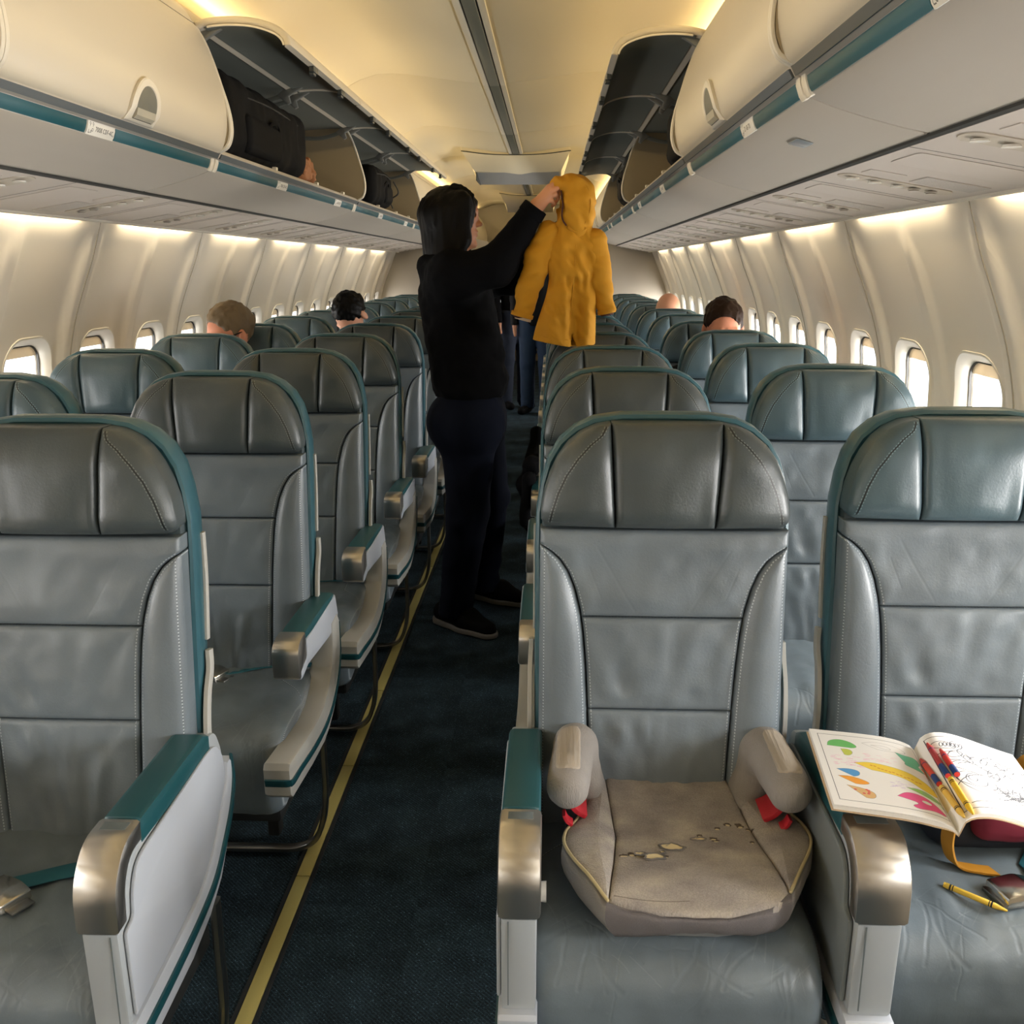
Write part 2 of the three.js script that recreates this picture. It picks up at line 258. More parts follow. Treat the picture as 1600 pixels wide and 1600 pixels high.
for (const side of [-1, 1]) {
  const j0 = side > 0 ? -2.49 : -3.475, wall = structGroup(side > 0 ? 'wall_right' : 'wall_left');
  const bays = [-1, 1].map((j) => bayGeo(side, j)), W = windowGeos(side);
  let first = j0; while (first + 1.02 < ZB + 0.6) first += 1.02;
  for (let z = first; z > ZF - 0.6; z -= 1.02) {          // panels run from z to z - 1.02
    const a = bays[1].clone(), b = bays[0].clone(); a.translate(0, 0, z - BAY / 2); b.translate(0, 0, z - 1.5 * BAY);
    part('wall_panel', merge([a, b]), M.wall, wall);
    const ys = []; for (let i = 0; i <= 24; i++) ys.push(lerp(0.3, 1.575, i / 24));
    part('panel_seam', bar(ys.map((y) => [side * (profX(y) - 0.0195 * sstep(1.56, 1.42, y)), y, z]), [0, 0, 1], 0.005, 0.004, 40), M.wallSeam, wall);
    for (const k of [0.5, 1.5]) {
      const zc = z - k * BAY, g = structGroup('window_' + (++winNo), [0, 0, zc]);
      part('window_frame', W.frame, M.frame, g); part('window_seal', W.seal, M.gasket, g); part('window_sash', W.sash, M.frame, g); part('window_shade', W.shade, M.shade, g); part('pane', W.pane, M.glass, g);
      areaLight(new THREE.Color(1.0, 0.985, 0.965), side < 0 ? DAY_LEFT : DAY_RIGHT, 0.19, 0.29, [side * (profX(HOLE.y) + 0.13), HOLE.y - 0.01, zc], [0, HOLE.y - 0.35, zc]);
    }
    if (z < -8.9) continue;
    // wash light hidden in the slot over the panel
    const zm = z - BAY, L = 0.70, lamp = structGroup('wall_light', [side * 1.270, 1.600, zm]);
    part('diffuser', box(-0.008, 0.008, -0.006, 0.006, -L / 2, L / 2, 0.004), M.glow, lamp);
    areaLight(WASH, WASHER, L, 0.022, [side * 1.272, 1.589, zm], [side * 1.335, 1.33, zm]);
  }
}
// hull over the bins, closing the roof
{
  const arc = (r, y0) => [[1.40 * r, 1.52], [1.36 * r, 1.75], [1.22 * r, 2.02], [1.02 * r, 2.24], [0.7 * r, 2.40], [0.3 * r, 2.47]].map(([x, y]) => [x, y + y0]);
  const a = arc(1, 0), b = arc(1.04, 0.03), outer = [...b, ...b.slice().reverse().map(([x, y]) => [-x, y])], inner = [...a, ...a.slice().reverse().map(([x, y]) => [-x, y])];
  struct('roof', ext([...outer, ...inner.reverse()], ZE - 0.2, ZB + 0.2), M.bin);
  const end = [[-1.52, -0.06], [1.52, -0.06], [1.54, 0.9], [1.46, 1.55], [1.27, 2.05], [0.73, 2.43], [-0.73, 2.43], [-1.27, 2.05], [-1.46, 1.55], [-1.54, 0.9]];
  struct('wall_back', ext(end, ZB + 0.1, ZB + 0.16), M.bulk);
  struct('wall_front', ext(end, ZE - 0.16, ZE - 0.1, 'z', 0, [[[-0.60, 0.05], [-0.42, 0.05], [-0.42, 1.42], [-0.60, 1.42]]]), M.bulk);
  const dr = structGroup('door_1'); part('door_frame', ext([[-0.63, 0.02], [-0.39, 0.02], [-0.39, 1.45], [-0.63, 1.45]], ZE - 0.1, ZE - 0.07, 'z', 0.004, [[[-0.60, 0.05], [-0.42, 0.05], [-0.42, 1.42], [-0.60, 1.42]]]), M.frame, dr); part('door_bar', box(-0.60, -0.42, 0.50, 0.56, ZE - 0.14, ZE - 0.11), M.dark, dr);
}
// ceiling panels and centre rail
{
  const C = [[0.06, 2.279], [0.16, 2.287], [0.30, 2.306], [0.42, 2.322], [0.50, 2.327], [0.58, 2.323], [0.66, 2.300], [0.72, 2.272], [0.78, 2.255], [0.86, 2.25], [0.96, 2.25]];
  const ceil = structGroup('ceiling'); let z = ZB + 0.1;
  for (const q of [2.04, 0.26, -1.52, -3.3, -5.08, -6.86, -8.64, -10.4, -12.2, -14.0, ZE]) {
    const poly = [...C.slice().reverse().map(([x, y]) => [-x, y]), ...C, ...C.slice().reverse().map(([x, y]) => [x, y + 0.02]), ...C.map(([x, y]) => [-x, y + 0.02])];
    part('ceiling_panel', ext(poly, q + 0.002, z - 0.002, 'z', 0.004), M.ceiling, ceil);
    // one rail length per panel: two cream flanges, a grey middle and two dark slots
    part('rail_flange', merge([box(-0.056, -0.030, 2.268, 2.282, q + 0.001, z - 0.001, 0.003), box(0.030, 0.056, 2.268, 2.282, q + 0.001, z - 0.001, 0.003)]), M.rail, ceil);
    part('rail_centre', box(-0.0235, 0.0235, 2.266, 2.28, q + 0.001, z - 0.001, 0.002), M.railDark, ceil);
    part('rail_slot', box(-0.0305, 0.0305, 2.274, 2.285, q, z, 0.001), M.black, ceil);
    z = q;
  }
  for (const side of [-1, 1]) part('cove_back', ext([[side * 0.925, 2.15], [side * 0.94, 2.15], [side * 0.965, 2.249], [side * 0.95, 2.249]], ZE, ZB), M.ceiling, ceil);
  for (const side of [-1, 1]) for (const [a, b] of [[2.5, 0.3], [0.3, -1.9], [-1.9, -4.2], [-4.2, -6.5], [-6.5, -8.8], [-8.8, -11.2], [-11.2, -14.8]]) {
    const lamp = structGroup('cove_light', [side * 0.905, 2.195, (a + b) / 2]);
    part('diffuser', box(-0.01, 0.01, -0.01, 0.01, -(a - b) / 2 + 0.01, (a - b) / 2 - 0.01, 0.006), M.glow, lamp);
    areaLight(WARM, COVE, a - b - 0.02, 0.035, [side * 0.89, 2.2, (a + b) / 2], [0, 2.42, (a + b) / 2]);
  }
}
M.recess = std('#6b6a5f', 0.5); M.lever = std('#a9a392', 0.45);
// ---------------------------------------------------------------- overhead bins
const mirror = (pts, s) => (s > 0 ? pts : pts.map(([x, y]) => [-x, y]).reverse());
const DOOR = [[0.690, 1.727], [0.676, 1.738], [0.662, 1.775], [0.656, 1.815], [0.659, 1.865], [0.668, 1.91], [0.680, 1.952], [0.697, 2.003], [0.716, 2.045], [0.732, 2.072]];
const doorPoly = (() => { const o = new THREE.CatmullRomCurve3(DOOR.map((p) => new V3(p[0], p[1], 0))).getPoints(24).map((p) => [p.x, p.y]); const inn = o.map(([x, y], i) => { const a = o[Math.max(0, i - 1)], b = o[Math.min(o.length - 1, i + 1)], dx = b[0] - a[0], dy = b[1] - a[1], l = Math.hypot(dx, dy); return [x + dy / l * 0.022, y - dx / l * 0.022]; }); return { o, inn }; })();
const doorXY = (t) => { const o = doorPoly.o, k = clamp(t, 0, 1) * (o.length - 1), i = Math.min(o.length - 2, Math.floor(k)); return [lerp(o[i][0], o[i + 1][0], k - i), lerp(o[i][1], o[i + 1][1], k - i)]; };
const SHELF = [[0.694, 1.738], [0.688, 1.728], [0.697, 1.713], [0.708, 1.7095], [0.7135, 1.6985], [0.719, 1.6815], [0.728, 1.676], [0.765, 1.662], [0.82, 1.6455], [0.88, 1.630], [0.925, 1.6205], [0.95, 1.640], [1.25, 1.645], [1.25, 1.725], [0.71, 1.738]];
const TOP = [[0.738, 2.078], [0.752, 2.104], [0.772, 2.126], [0.80, 2.146], [0.838, 2.166], [0.862, 2.170], [0.875, 2.155], [0.89, 2.13], [1.24, 2.08], [1.24, 2.05], [0.80, 2.075]];
const DIV = [[0.737, 2.068], [0.715, 2.028], [0.695, 1.975], [0.676, 1.912], [0.660, 1.855], [0.653, 1.81], [0.655, 1.775], [0.668, 1.745], [0.692, 1.731], [1.24, 1.728], [1.24, 2.07]];
const placardTex = (txt, w = 512, h = 128) => canvasTex(w, h, (c) => {
  c.fillStyle = '#d9d6cf'; c.fillRect(0, 0, w, h); c.strokeStyle = c.fillStyle = '#4a4a48'; c.lineWidth = 5;
  for (const [x, y] of [[40, 36], [92, 36]]) { c.beginPath(); c.arc(x, y - 8, 11, 0, TAU); c.stroke(); c.beginPath(); c.moveTo(x, y + 4); c.lineTo(x, y + 22); c.stroke(); }
  c.beginPath(); c.moveTo(28, 84); c.lineTo(28, 112); c.lineTo(56, 112); c.stroke(); c.beginPath(); c.arc(92, 84, 13, 0, TAU); c.stroke(); c.beginPath(); c.arc(70, 100, 9, 0, TAU); c.stroke();
  c.font = 'bold 60px sans-serif'; c.textBaseline = 'middle'; c.fillText(txt, 140, 70, 350);
});
const placards = ['7008 CDF-4C,', '6 ABC-DEF', '21 4B-7D'].map((t) => std('#ffffff', 0.5, 0, { map: placardTex(t) }));
const dots = canvasTex(128, 128, (c) => { c.fillStyle = '#c3bab1'; c.fillRect(0, 0, 128, 128); c.fillStyle = '#8a827a'; for (let y = 8; y < 128; y += 16) for (let x = 8; x < 128; x += 16) { c.beginPath(); c.arc(x, y, 4.5, 0, TAU); c.fill(); } }, true); dots.repeat.set(60, 60);
M.grille = std('#ffffff', 0.6, 0, { map: dots });
M.plate = std('#9aa0a4', 0.35, 0.4);
// strip of the rail face between t0..t1 (0 = upper edge, 1 = lower edge), proud by d
function railStrip(s, z0, z1, t0, t1, d, bevel = 0.002) {
  const a = [0.7085, 1.7095], b = [0.7185, 1.6815], nx = -0.94, ny = -0.335, P = (t, o) => [lerp(a[0], b[0], t) + nx * o, lerp(a[1], b[1], t) + ny * o];
  const poly = [P(t0, -0.004), P(t0, d * 0.6), P(lerp(t0, t1, 0.25), d), P(lerp(t0, t1, 0.75), d), P(t1, d * 0.6), P(t1, -0.004)];
  return ext(mirror(poly, s), z0, z1, 'z', bevel);
}
function binUnit(s, zn, zf, label, { open = false, doors = 1, cards = [], own = {} }) {     // zn near end, zf far end
  const b = thing('overhead_bin', label, 'overhead bin', [0, 0, 0], undefined), g = 0.004;
  part('bin_shelf', ext(mirror(SHELF, s), zf + g, zn - g, 'z', 0.004), M.binLow, b);
  part('upper_fairing', ext(mirror(TOP, s), zf + g / 2, zn - g / 2, 'z', 0.003), M.bin, b);
  if (open) part('bin_ceiling', ext(mirror([[0.739, 2.0765], [0.80, 2.0735], [1.24, 2.048], [1.24, 2.044], [0.80, 2.0685], [0.737, 2.0715]], s), zf + 0.014, zn - 0.014), M.liner, b);
  part('bin_back', ext(mirror([[1.24, 1.646], [1.262, 1.646], [1.262, 2.1], [1.24, 2.1]], s), zf, zn, 'z', 0.002), M.linerTan, b);
  part('bin_floor', ext(mirror([[0.70, 1.7385], [1.24, 1.7295], [1.24, 1.7315], [0.70, 1.7405]], s), zf + 0.012, zn - 0.012), M.linerTan, b);
  for (const z of [zn - 0.013, zf + 0.001]) {
    const e = part('end_panel', ext(mirror(DIV, s), z, z + 0.012, 'z', 0.003), M.linerTan, b);
    part('edge_trim', bar(DIV.slice(0, 9).map(([x, y]) => [s * (x - 0.003), y, z + 0.006]), [0, 0, 1], 0.013, 0.007, 40), M.rim, e);
  }
  // dark channel over the teal rail, then the rail in lengths between white placards
  part('dark_channel', ext(mirror([[0.6975, 1.7125], [0.6895, 1.7265], [0.6845, 1.7245], [0.6925, 1.7105]], s), zf + 0.01, zn - 0.01, 'z', 0.002), M.darkRail, b);
  let z = zn - 0.033; const stops = [...cards, zf + 0.033];
  for (const c of stops) {
    const last = c === stops[stops.length - 1], hi = z, lo = last ? c : c + 0.07;
    part('rail_insert', railStrip(s, lo, hi, 0.04, 0.94, 0.004), M.teal, b);
    if (!last) {
      const k = Math.abs(c) > 4 ? 1 : s < 0 ? 0 : 2, pg = railStrip(s, c - 0.066, c + 0.066, 0.0, 1.0, 0.005);
      const p = pg.attributes.position, u = pg.attributes.uv; for (let i = 0; i < p.count; i++) u.setXY(i, clamp(s < 0 ? (c + 0.066 - p.getZ(i)) / 0.132 : (p.getZ(i) - c + 0.066) / 0.132, 0, 1), clamp((p.getY(i) - 1.6815) / 0.028, 0, 1));
      part('placard', pg, placards[k], b, 'white row placard with pictograms');
    }
    z = c - 0.07;
  }
  part('rail_end', railStrip(s, zn - 0.032, zn - 0.004, -0.12, 1.15, 0.007, 0.004), M.rim, b); part('rail_end', railStrip(s, zf + 0.004, zf + 0.032, -0.12, 1.15, 0.007, 0.004), M.rim, b);
  // doors
  const dl = (zn - zf) / doors;
  for (let k = 0; k < doors; k++) {
    const a = zn - dl * k - 0.004, c = zn - dl * (k + 1) + 0.004, mid = (a + c) / 2;
    if (!open) {
      const D = [...doorPoly.o, ...doorPoly.inn.slice().reverse()];
      const dm = part('bin_door', ext(mirror(D, s), c, a, 'z', 0.008, [], 3), M.bin, b);
      // handle: D-shaped bezel around a dark recess, with a latch lever
      const zc = own.handle ?? mid, N = [-1, 0.16], on = (t, o, dz) => { const [x, y] = doorXY(t); return [s * (x + N[0] * o), y + N[1] * o, zc + dz]; };
      const outline = (w, t0, t1, o) => { const r = []; for (let i = 0; i <= 20; i++) { const th = Math.PI * i / 20; r.push(on(lerp(t0, t1, 0.45 + 0.55 * Math.sin(th)), o, -Math.cos(th) * w)); } r.push(on(t0 + 0.02 * (t1 - t0), o, w)); r.push(on(t0, o, w * 0.85)); r.push(on(t0, o, -w * 0.85)); r.push(on(t0 + 0.02 * (t1 - t0), o, -w)); return s > 0 ? r : r.slice().reverse(); };
      const bz = part('door_handle', crease(loft([outline(0.080, -0.01, 0.36, -0.003), outline(0.080, -0.01, 0.36, 0.008), outline(0.075, 0.0, 0.35, 0.0105), outline(0.058, 0.05, 0.315, 0.0105), outline(0.054, 0.055, 0.31, 0.006)], { caps: false }), 0.5), M.rim, dm);
      part('handle_recess', crease(loft([outline(0.060, 0.045, 0.32, -0.002), outline(0.058, 0.05, 0.315, 0.0085)]), 0.5), M.recess, dm);
      const lev = (t, o) => [-0.052, 0.052].map((dz) => on(t, o, dz));
      const q = [[0.060, 0.006], [0.060, 0.0115], [0.11, 0.0135], [0.165, 0.0105], [0.17, 0.007]].map(([t, o]) => lev(t, o));
      part('latch_lever', crease(loft(s > 0 ? [q.map((e) => e[0]), q.map((e) => e[1])] : [q.map((e) => e[1]), q.map((e) => e[0])]), 0.4), M.lever, dm);
      part('latch_slot', crease(loft([[0.048, 0.0065], [0.048, 0.0098], [0.060, 0.0098], [0.060, 0.0065]].map(([t, o]) => lev(t, o)).reduce((acc, e) => [[...acc[0], e[s > 0 ? 0 : 1]], [...acc[1], e[s > 0 ? 1 : 0]]], [[], []])), 0.4), M.black, dm);
    } else {
      // swung up: section from hinge to tip
      const o = [[0.742, 2.084], [0.70, 2.094], [0.64, 2.098], [0.575, 2.094], [0.525, 2.082], [0.49, 2.066], [0.471, 2.047], [0.464, 2.030], [0.462, 2.018]];
      const up = new THREE.CatmullRomCurve3(o.map((p) => new V3(p[0], p[1], 0))).getPoints(28).map((p) => [p.x, p.y]);
      const dn = up.map(([x, y], i) => { const e = up[Math.max(0, i - 1)], f = up[Math.min(up.length - 1, i + 1)], dx = f[0] - e[0], dy = f[1] - e[1], l = Math.hypot(dx, dy); return [x - dy / l * 0.02, y + dx / l * 0.02]; });
      const dm = part('bin_door', ext(mirror([...up, ...dn.slice().reverse()], s), c, a, 'z', 0.007, [], 3), M.bin, b);
      const inn = dn.slice(2, -3).map(([x, y], i, A) => { const e = A[Math.max(0, i - 1)], f = A[Math.min(A.length - 1, i + 1)], dx = f[0] - e[0], dy = f[1] - e[1], l = Math.hypot(dx, dy); return [x - dy / l * 0.004, y + dx / l * 0.004]; });
      part('door_liner', ext(mirror([...dn.slice(2, -3), ...inn.slice().reverse()], s), c + 0.012, a - 0.012, 'z', 0.0018), M.liner, dm, 'dark grey inner face of the raised door');
      for (const ze of [a - 0.004, c + 0.004]) part('door_edge', bar(dn.slice(3, -3).map(([x, y]) => [s * x, y - 0.004, ze]), [0, 0, 1], 0.007, 0.006, 40), M.rim, dm);
      for (const dz of [0.3, 0.7]) part('door_latch', merge([box(-0.008, 0.008, -0.02, 0.004, -0.03, 0.03, 0.003), box(-0.012, 0.004, -0.028, -0.016, -0.018, 0.018, 0.003)]).translate(s * 0.472, 2.02, lerp(a, c, dz)), M.dark, dm);
      for (const ze of [a - 0.05, c + 0.05]) {
        const pts = [[0.775, 2.045], [0.75, 2.064], [0.70, 2.0745], [0.672, 2.074], [0.69, 2.064], [0.728, 2.042], [0.722, 2.018], [0.734, 2.012], [0.752, 2.028]];
        part('hinge_bracket', ext(mirror(pts, s), ze - 0.009, ze + 0.009, 'z', 0.003), M.bracket, b);
        part('hinge_arm', bar([[s * 0.735, 2.05, ze], [s * 0.84, 2.02, ze], [s * 0.97, 2.02, ze]], [0, 0, 1], 0.010, 0.018, 12), M.armDark, b);
      }
    }
  }
  if (open) for (const f of [0.3, 0.6, 0.85]) part('shelf_clip', box(-0.008, 0.008, 0, 0.012, -0.012, 0.012, 0.003).translate(s * 0.70, 1.737, lerp(zn, zf, f)), M.rim, b);
  return b;
}
M.armDark = std('#6d6f68', 0.5);
const LZ = [2.3, 1.1, -0.5, -1.757, -2.96, -5.04, -7.2, -9.3, -10.0], RZ = [2.3, 1.1, -0.46, -1.76, -3.12, -5.25, -7.5, -9.3, -10.0];
const where = ['closed cream bin farthest behind the camera', 'closed cream bin behind the camera', 'closed cream bin above the nearest seats, cut by the picture edge', 'closed cream bin nearest to the open bins, with latch handle and row placard', 'open bin with raised door holding the large black bag', 'second open bin with raised door holding the backpack', 'closed cream bin beyond the open bins', 'short closed bin next to the grey class divider'];
for (const s of [-1, 1]) {
  const Z = s < 0 ? LZ : RZ, nm = s < 0 ? 'left-hand ' : 'right-hand ';
  for (let k = 0; k < 8; k++) {
    const open = k === 4 || k === 5, zn = Z[k], zf = Z[k + 1];
    const cards = open ? [lerp(zn, zf, 0.36), lerp(zn, zf, 0.82)] : k === 3 ? [s < 0 ? -2.23 : -2.235] : k === 2 ? [s > 0 ? -1.135 : -0.95] : k > 5 ? [lerp(zn, zf, 0.5)] : [];
    binUnit(s, zn, zf, nm + where[k], { open, doors: open ? 2 : 1, cards, own: { handle: k === 3 ? (s < 0 ? -2.37 : -2.445) : undefined } });
  }
}
// ---------------------------------------------------------------- service panels under the bins
M.psuNozzle = std('#b3aa9e', 0.4);
const psuP = (t, o = 0) => [lerp(0.935, 1.258, t) + o * 0.18, lerp(1.6135, 1.558, t) - o];
function psuSlab(s, z0, z1, t0, t1, o0, o1, bevel = 0.002) { return ext(mirror([psuP(t0, o0), psuP(t0, o1), psuP(t1, o1), psuP(t1, o0)], s), z0, z1, 'z', bevel); }
function psuOutline(s, pts, o0, o1) { // pts in (t, z)
  const R = (o) => pts.map(([t, z]) => { const [x, y] = psuP(t, o); return [s * x, y, z]; }); const a = R(o0), b = R(o1);
  const area = pts.reduce((q, p, i) => { const r = pts[(i + 1) % pts.length]; return q + p[0] * r[1] - r[0] * p[1]; }, 0) * s;
  return crease(loft(area < 0 ? [a, b] : [a.slice().reverse(), b.slice().reverse()]), 0.5);
}
const ORDINAL = ['first', 'second', 'third', 'fourth', 'fifth', 'sixth', 'seventh', 'eighth', 'ninth', 'tenth', 'eleventh', 'twelfth', 'thirteenth', 'fourteenth', 'fifteenth', 'sixteenth'];
for (const s of [-1, 1]) {
  const nm = s < 0 ? 'left' : 'right'; let i = 0;
  const rail = structGroup('trim_' + (s < 0 ? 2 : 3));
  part('rail_lip', ext(mirror([[1.2485, 1.566], [1.2485, 1.554], [1.260, 1.5515], [1.2625, 1.556]], s), -9.98, ZB, 'z', 0.001), M.rim, rail);
  part('rail_gap', ext(mirror([[0.926, 1.622], [0.926, 1.616], [0.934, 1.613], [0.934, 1.622]], s), -9.98, ZB), M.slot, rail);
  for (let z = 0.16; z > -9.6; z -= 0.68, i++) {
    const p = thing('service_panel', z > 0 ? `pale ${nm} service panel under the bins behind the viewer` : `${ORDINAL[Math.round((0.16 - z) / 0.68)]} pale service panel from the front under the ${nm} bins, with lights and grille`, 'service panel', [0, 0, z], z > 0 ? 'service panels behind the camera' : undefined);
    part('panel_base', psuSlab(s, -0.677, 0, 0.005, 0.97, -0.006, 0), M.psu, p);
    part('hatch', psuOutline(s, roundPoly([[0.10, -0.03, 0.02], [0.9, -0.03, 0.02], [0.9, -0.20, 0.02], [0.10, -0.20, 0.02]].map(([t, z]) => [t, z, 0.03]), 4), 0.0005, 0.0016), M.psu, p);
    const bar_ = part('light_bar', psuOutline(s, roundPoly([[0.08, -0.44, 0.04], [0.80, -0.44, 0.03], [0.86, -0.485, 0.03], [0.80, -0.53, 0.03], [0.08, -0.53, 0.04], [0.03, -0.485, 0.04]], 5), 0.0, 0.0022), M.psuBar, p);
    for (const t of [0.14, 0.30, 0.46]) { const [x, y] = psuP(t, 0.005); part('reading_light', new THREE.CylinderGeometry(0.014, 0.016, 0.004, 16).translate(s * x, y, -0.485), M.bulb, bar_); }
    for (const t of [0.58, 0.70]) { const [x, y] = psuP(t, 0.005); part('air_nozzle', merge([new THREE.CylinderGeometry(0.007, 0.012, 0.006, 14).translate(s * x, y - 0.001, -0.485), new THREE.TorusGeometry(0.013, 0.0018, 6, 18).rotateX(Math.PI / 2).translate(s * x, y, -0.485)]), M.psuNozzle, bar_); }
    const gr = psuOutline(s, [[0.46, -0.30], [0.88, -0.30], [0.88, -0.41], [0.46, -0.41]], 0.0, 0.0022); { const q = gr.attributes.position, u = gr.attributes.uv; for (let k = 0; k < q.count; k++) u.setXY(k, q.getX(k), q.getZ(k)); }
    part('speaker_grille', gr, M.grille, p);
    part('panel_gap', psuSlab(s, -0.6795, -0.6765, 0.005, 0.97, -0.006, 0.0006, 0.0005), M.psuLine, p);
    part('sign_window', psuOutline(s, [[0.12, -0.33], [0.36, -0.33], [0.36, -0.40], [0.12, -0.40]], 0.0, 0.0015), M.psu, p);
  }
}
// small metal plate under the near right bin
tag(part('metal_plate', ext(roundPoly([[-0.018, -0.04, 0.005], [0.018, -0.04, 0.005], [0.018, 0.04, 0.005], [-0.018, 0.04, 0.005]], 3), 0, 0.002, 'y', 0.0008).rotateZ(-0.26).translate(0.80, 1.6485, -2.13), M.plate, scene), 'small grey metal plate riveted under the right-hand near bin', 'plate');
// dropped ceiling units
for (const [z, w, lab, k] of [[-8.0, 0.43, 'dropped cream ceiling unit with a grey screen, the nearer one', 1], [-12.4, 0.36, 'dropped cream ceiling unit beyond the class divider, the far one', 0]]) {
  const t = thing('ceiling_unit', lab, 'ceiling unit', [0, 0, z]);
  part('unit_shell', crease(loft([[z * 0, 2.30, 2.29, 1], [-0.06, 2.276, 2.26, 0.99], [-0.5, 2.22, 2.20, 0.9]].map(() => null).length ? [
    [[-w, 2.292, 0], [-w * 0.5, 2.268, 0.0], [0, 2.262, 0], [w * 0.5, 2.268, 0], [w, 2.292, 0], [w, 2.33, 0], [-w, 2.33, 0]],
    [[-w * 0.97, 2.276, -0.03], [-w * 0.5, 2.25, -0.03], [0, 2.245, -0.03], [w * 0.5, 2.25, -0.03], [w * 0.97, 2.276, -0.03], [w, 2.33, -0.03], [-w, 2.33, -0.03]],
    [[-w * 0.84, 2.185, -0.45], [-w * 0.42, 2.178, -0.45], [0, 2.176, -0.45], [w * 0.42, 2.178, -0.45], [w * 0.84, 2.185, -0.45], [w, 2.33, -0.45], [-w, 2.33, -0.45]],
    [[-w * 0.84, 2.12, -0.95], [-w * 0.42, 2.12, -0.95], [0, 2.12, -0.95], [w * 0.42, 2.12, -0.95], [w * 0.84, 2.12, -0.95], [w, 2.33, -0.95], [-w, 2.33, -0.95]],
  ] : []), 0.5), M.ceiling, t);
  part('unit_gap', tube([[-w, 2.293, 0.004], [-w * 0.5, 2.269, 0.004], [0, 2.263, 0.004], [w * 0.5, 2.269, 0.004], [w, 2.293, 0.004]], 0.004, 6, 40), M.dark, t);
  if (k) { part('screen', crease(loft([[[-0.345, 2.1805, -0.47], [0.345, 2.1805, -0.47], [0.345, 2.1205, -0.93], [-0.345, 2.1205, -0.93]], [[-0.345, 2.175, -0.47], [0.345, 2.175, -0.47], [0.345, 2.115, -0.93], [-0.345, 2.115, -0.93]]].map((r) => r.reverse())), 0.3), std('#8f8f8c', 0.5), t); part('screen_frame', box(-0.352, -0.342, 2.112, 2.18, -0.93, -0.47, 0.002), M.dark, t); }
}
// class divider walls
for (const s of [-1, 1]) {
  const poly = [[0.33, 0], [1.43, 0], [1.50, 0.75], [1.497, 1.04], [1.46, 1.20], [1.40, 1.36], [1.30, 1.57], [0.93, 1.63], [0.70, 1.70], [0.52, 1.70], [0.36, 1.66]];
  struct('wall_divider_' + (s < 0 ? 'left' : 'right'), ext(mirror(poly, s), ZF - 0.04, ZF, 'z', 0.004), M.bulk);
}
// plain cabin ahead of the divider
for (const s of [-1, 1]) {
  const W = structGroup(s < 0 ? 'wall_far_left' : 'wall_far_right');
  for (let z = ZF - 0.7; z > ZE; z -= 1.02) {
    const out = [], inn = []; for (let i = 0; i <= 20; i++) { const y = lerp(-0.02, 1.6, i / 20); out.push([profX(y), y]); inn.push([profX(y) + 0.05, y]); }
    part('wall_panel', ext(mirror([...out, ...inn.reverse()], s), z - 1.015, z, 'z', 0.004), M.wall, W);
  }
  const D = [...doorPoly.o, [0.80, 2.15], [1.24, 2.12], [1.24, 1.6], [0.93, 1.62], [0.72, 1.68]];
  for (const [a, b, w] of [[-10.3, -12.4, 'just beyond the class divider'], [-12.42, -14.6, 'at the far end of the front cabin']]) {
    const t = thing('overhead_bin', `pale closed ${s < 0 ? 'left' : 'right'} bin ${w}`, 'overhead bin');
    part('bin_door', ext(mirror(D, s), b, a, 'z', 0.012, [], 3), M.bin, t); part('end_trim', bar(DIV.slice(0, 9).map(([x, y]) => [s * (x - 0.002), y, a + 0.004]), [0, 0, 1], 0.014, 0.008, 30), M.rim, t);
    part('row_placard', box(-0.05, 0.05, -0.02, 0.02, 0, 0.003, 0.001).translate(s * 0.76, 1.73, a), M.plate, t);
  }
}
// ---------------------------------------------------------------- seats
// local frame: x across, y height above the floor, z towards the camera, origin under the shell top
const lean = (y) => 0.06 * (1.173 - y) / 0.673;
const TXW = 0.5, TXY0 = 0.45, TXH = 0.75;                       // the upholstery map covers x -0.25..0.25, y 0.45..1.2
const bolsterIn = [[0.199, 0.966], [0.184, 0.957], [0.168, 0.943], [0.154, 0.922], [0.143, 0.895], [0.134, 0.86], [0.128, 0.82], [0.1235, 0.77], [0.120, 0.71], [0.117, 0.64], [0.114, 0.56], [0.112, 0.495]];
const bolsterAt = (y) => { for (let i = 1; i < bolsterIn.length; i++) if (y >= bolsterIn[i][1]) { const a = bolsterIn[i - 1], b = bolsterIn[i]; return lerp(b[0], a[0], (y - b[1]) / (a[1] - b[1])); } return 0.112; };
const HEAD_OUT = [[0.09, 1.1615], [0.112, 1.1575], [0.135, 1.147], [0.156, 1.130], [0.172, 1.108], [0.185, 1.080], [0.194, 1.050], [0.1985, 1.022], [0.198, 1.008], [0.191, 0.9995], [0.176, 0.997]];
const HEAD_GUSSET = [[0.096, 1.158], [0.103, 1.146], [0.121, 1.132], [0.141, 1.110], [0.158, 1.084], [0.171, 1.055], [0.180, 1.025], [0.184, 1.006]];
function stitched(c, pts, X, Y, dash, off, style) { c.save(); c.strokeStyle = style.line; c.lineWidth = style.w; c.setLineDash([]); c.beginPath(); pts.forEach(([x, y], i) => c[i ? 'lineTo' : 'moveTo'](X(x), Y(y))); c.stroke(); c.restore(); for (const o of off) { c.save(); c.strokeStyle = style.thread; c.lineWidth = 3; c.setLineDash([6, 5]); c.beginPath(); pts.forEach(([x, y], i) => c[i ? 'lineTo' : 'moveTo'](X(x) + o, Y(y))); c.stroke(); c.restore(); } }
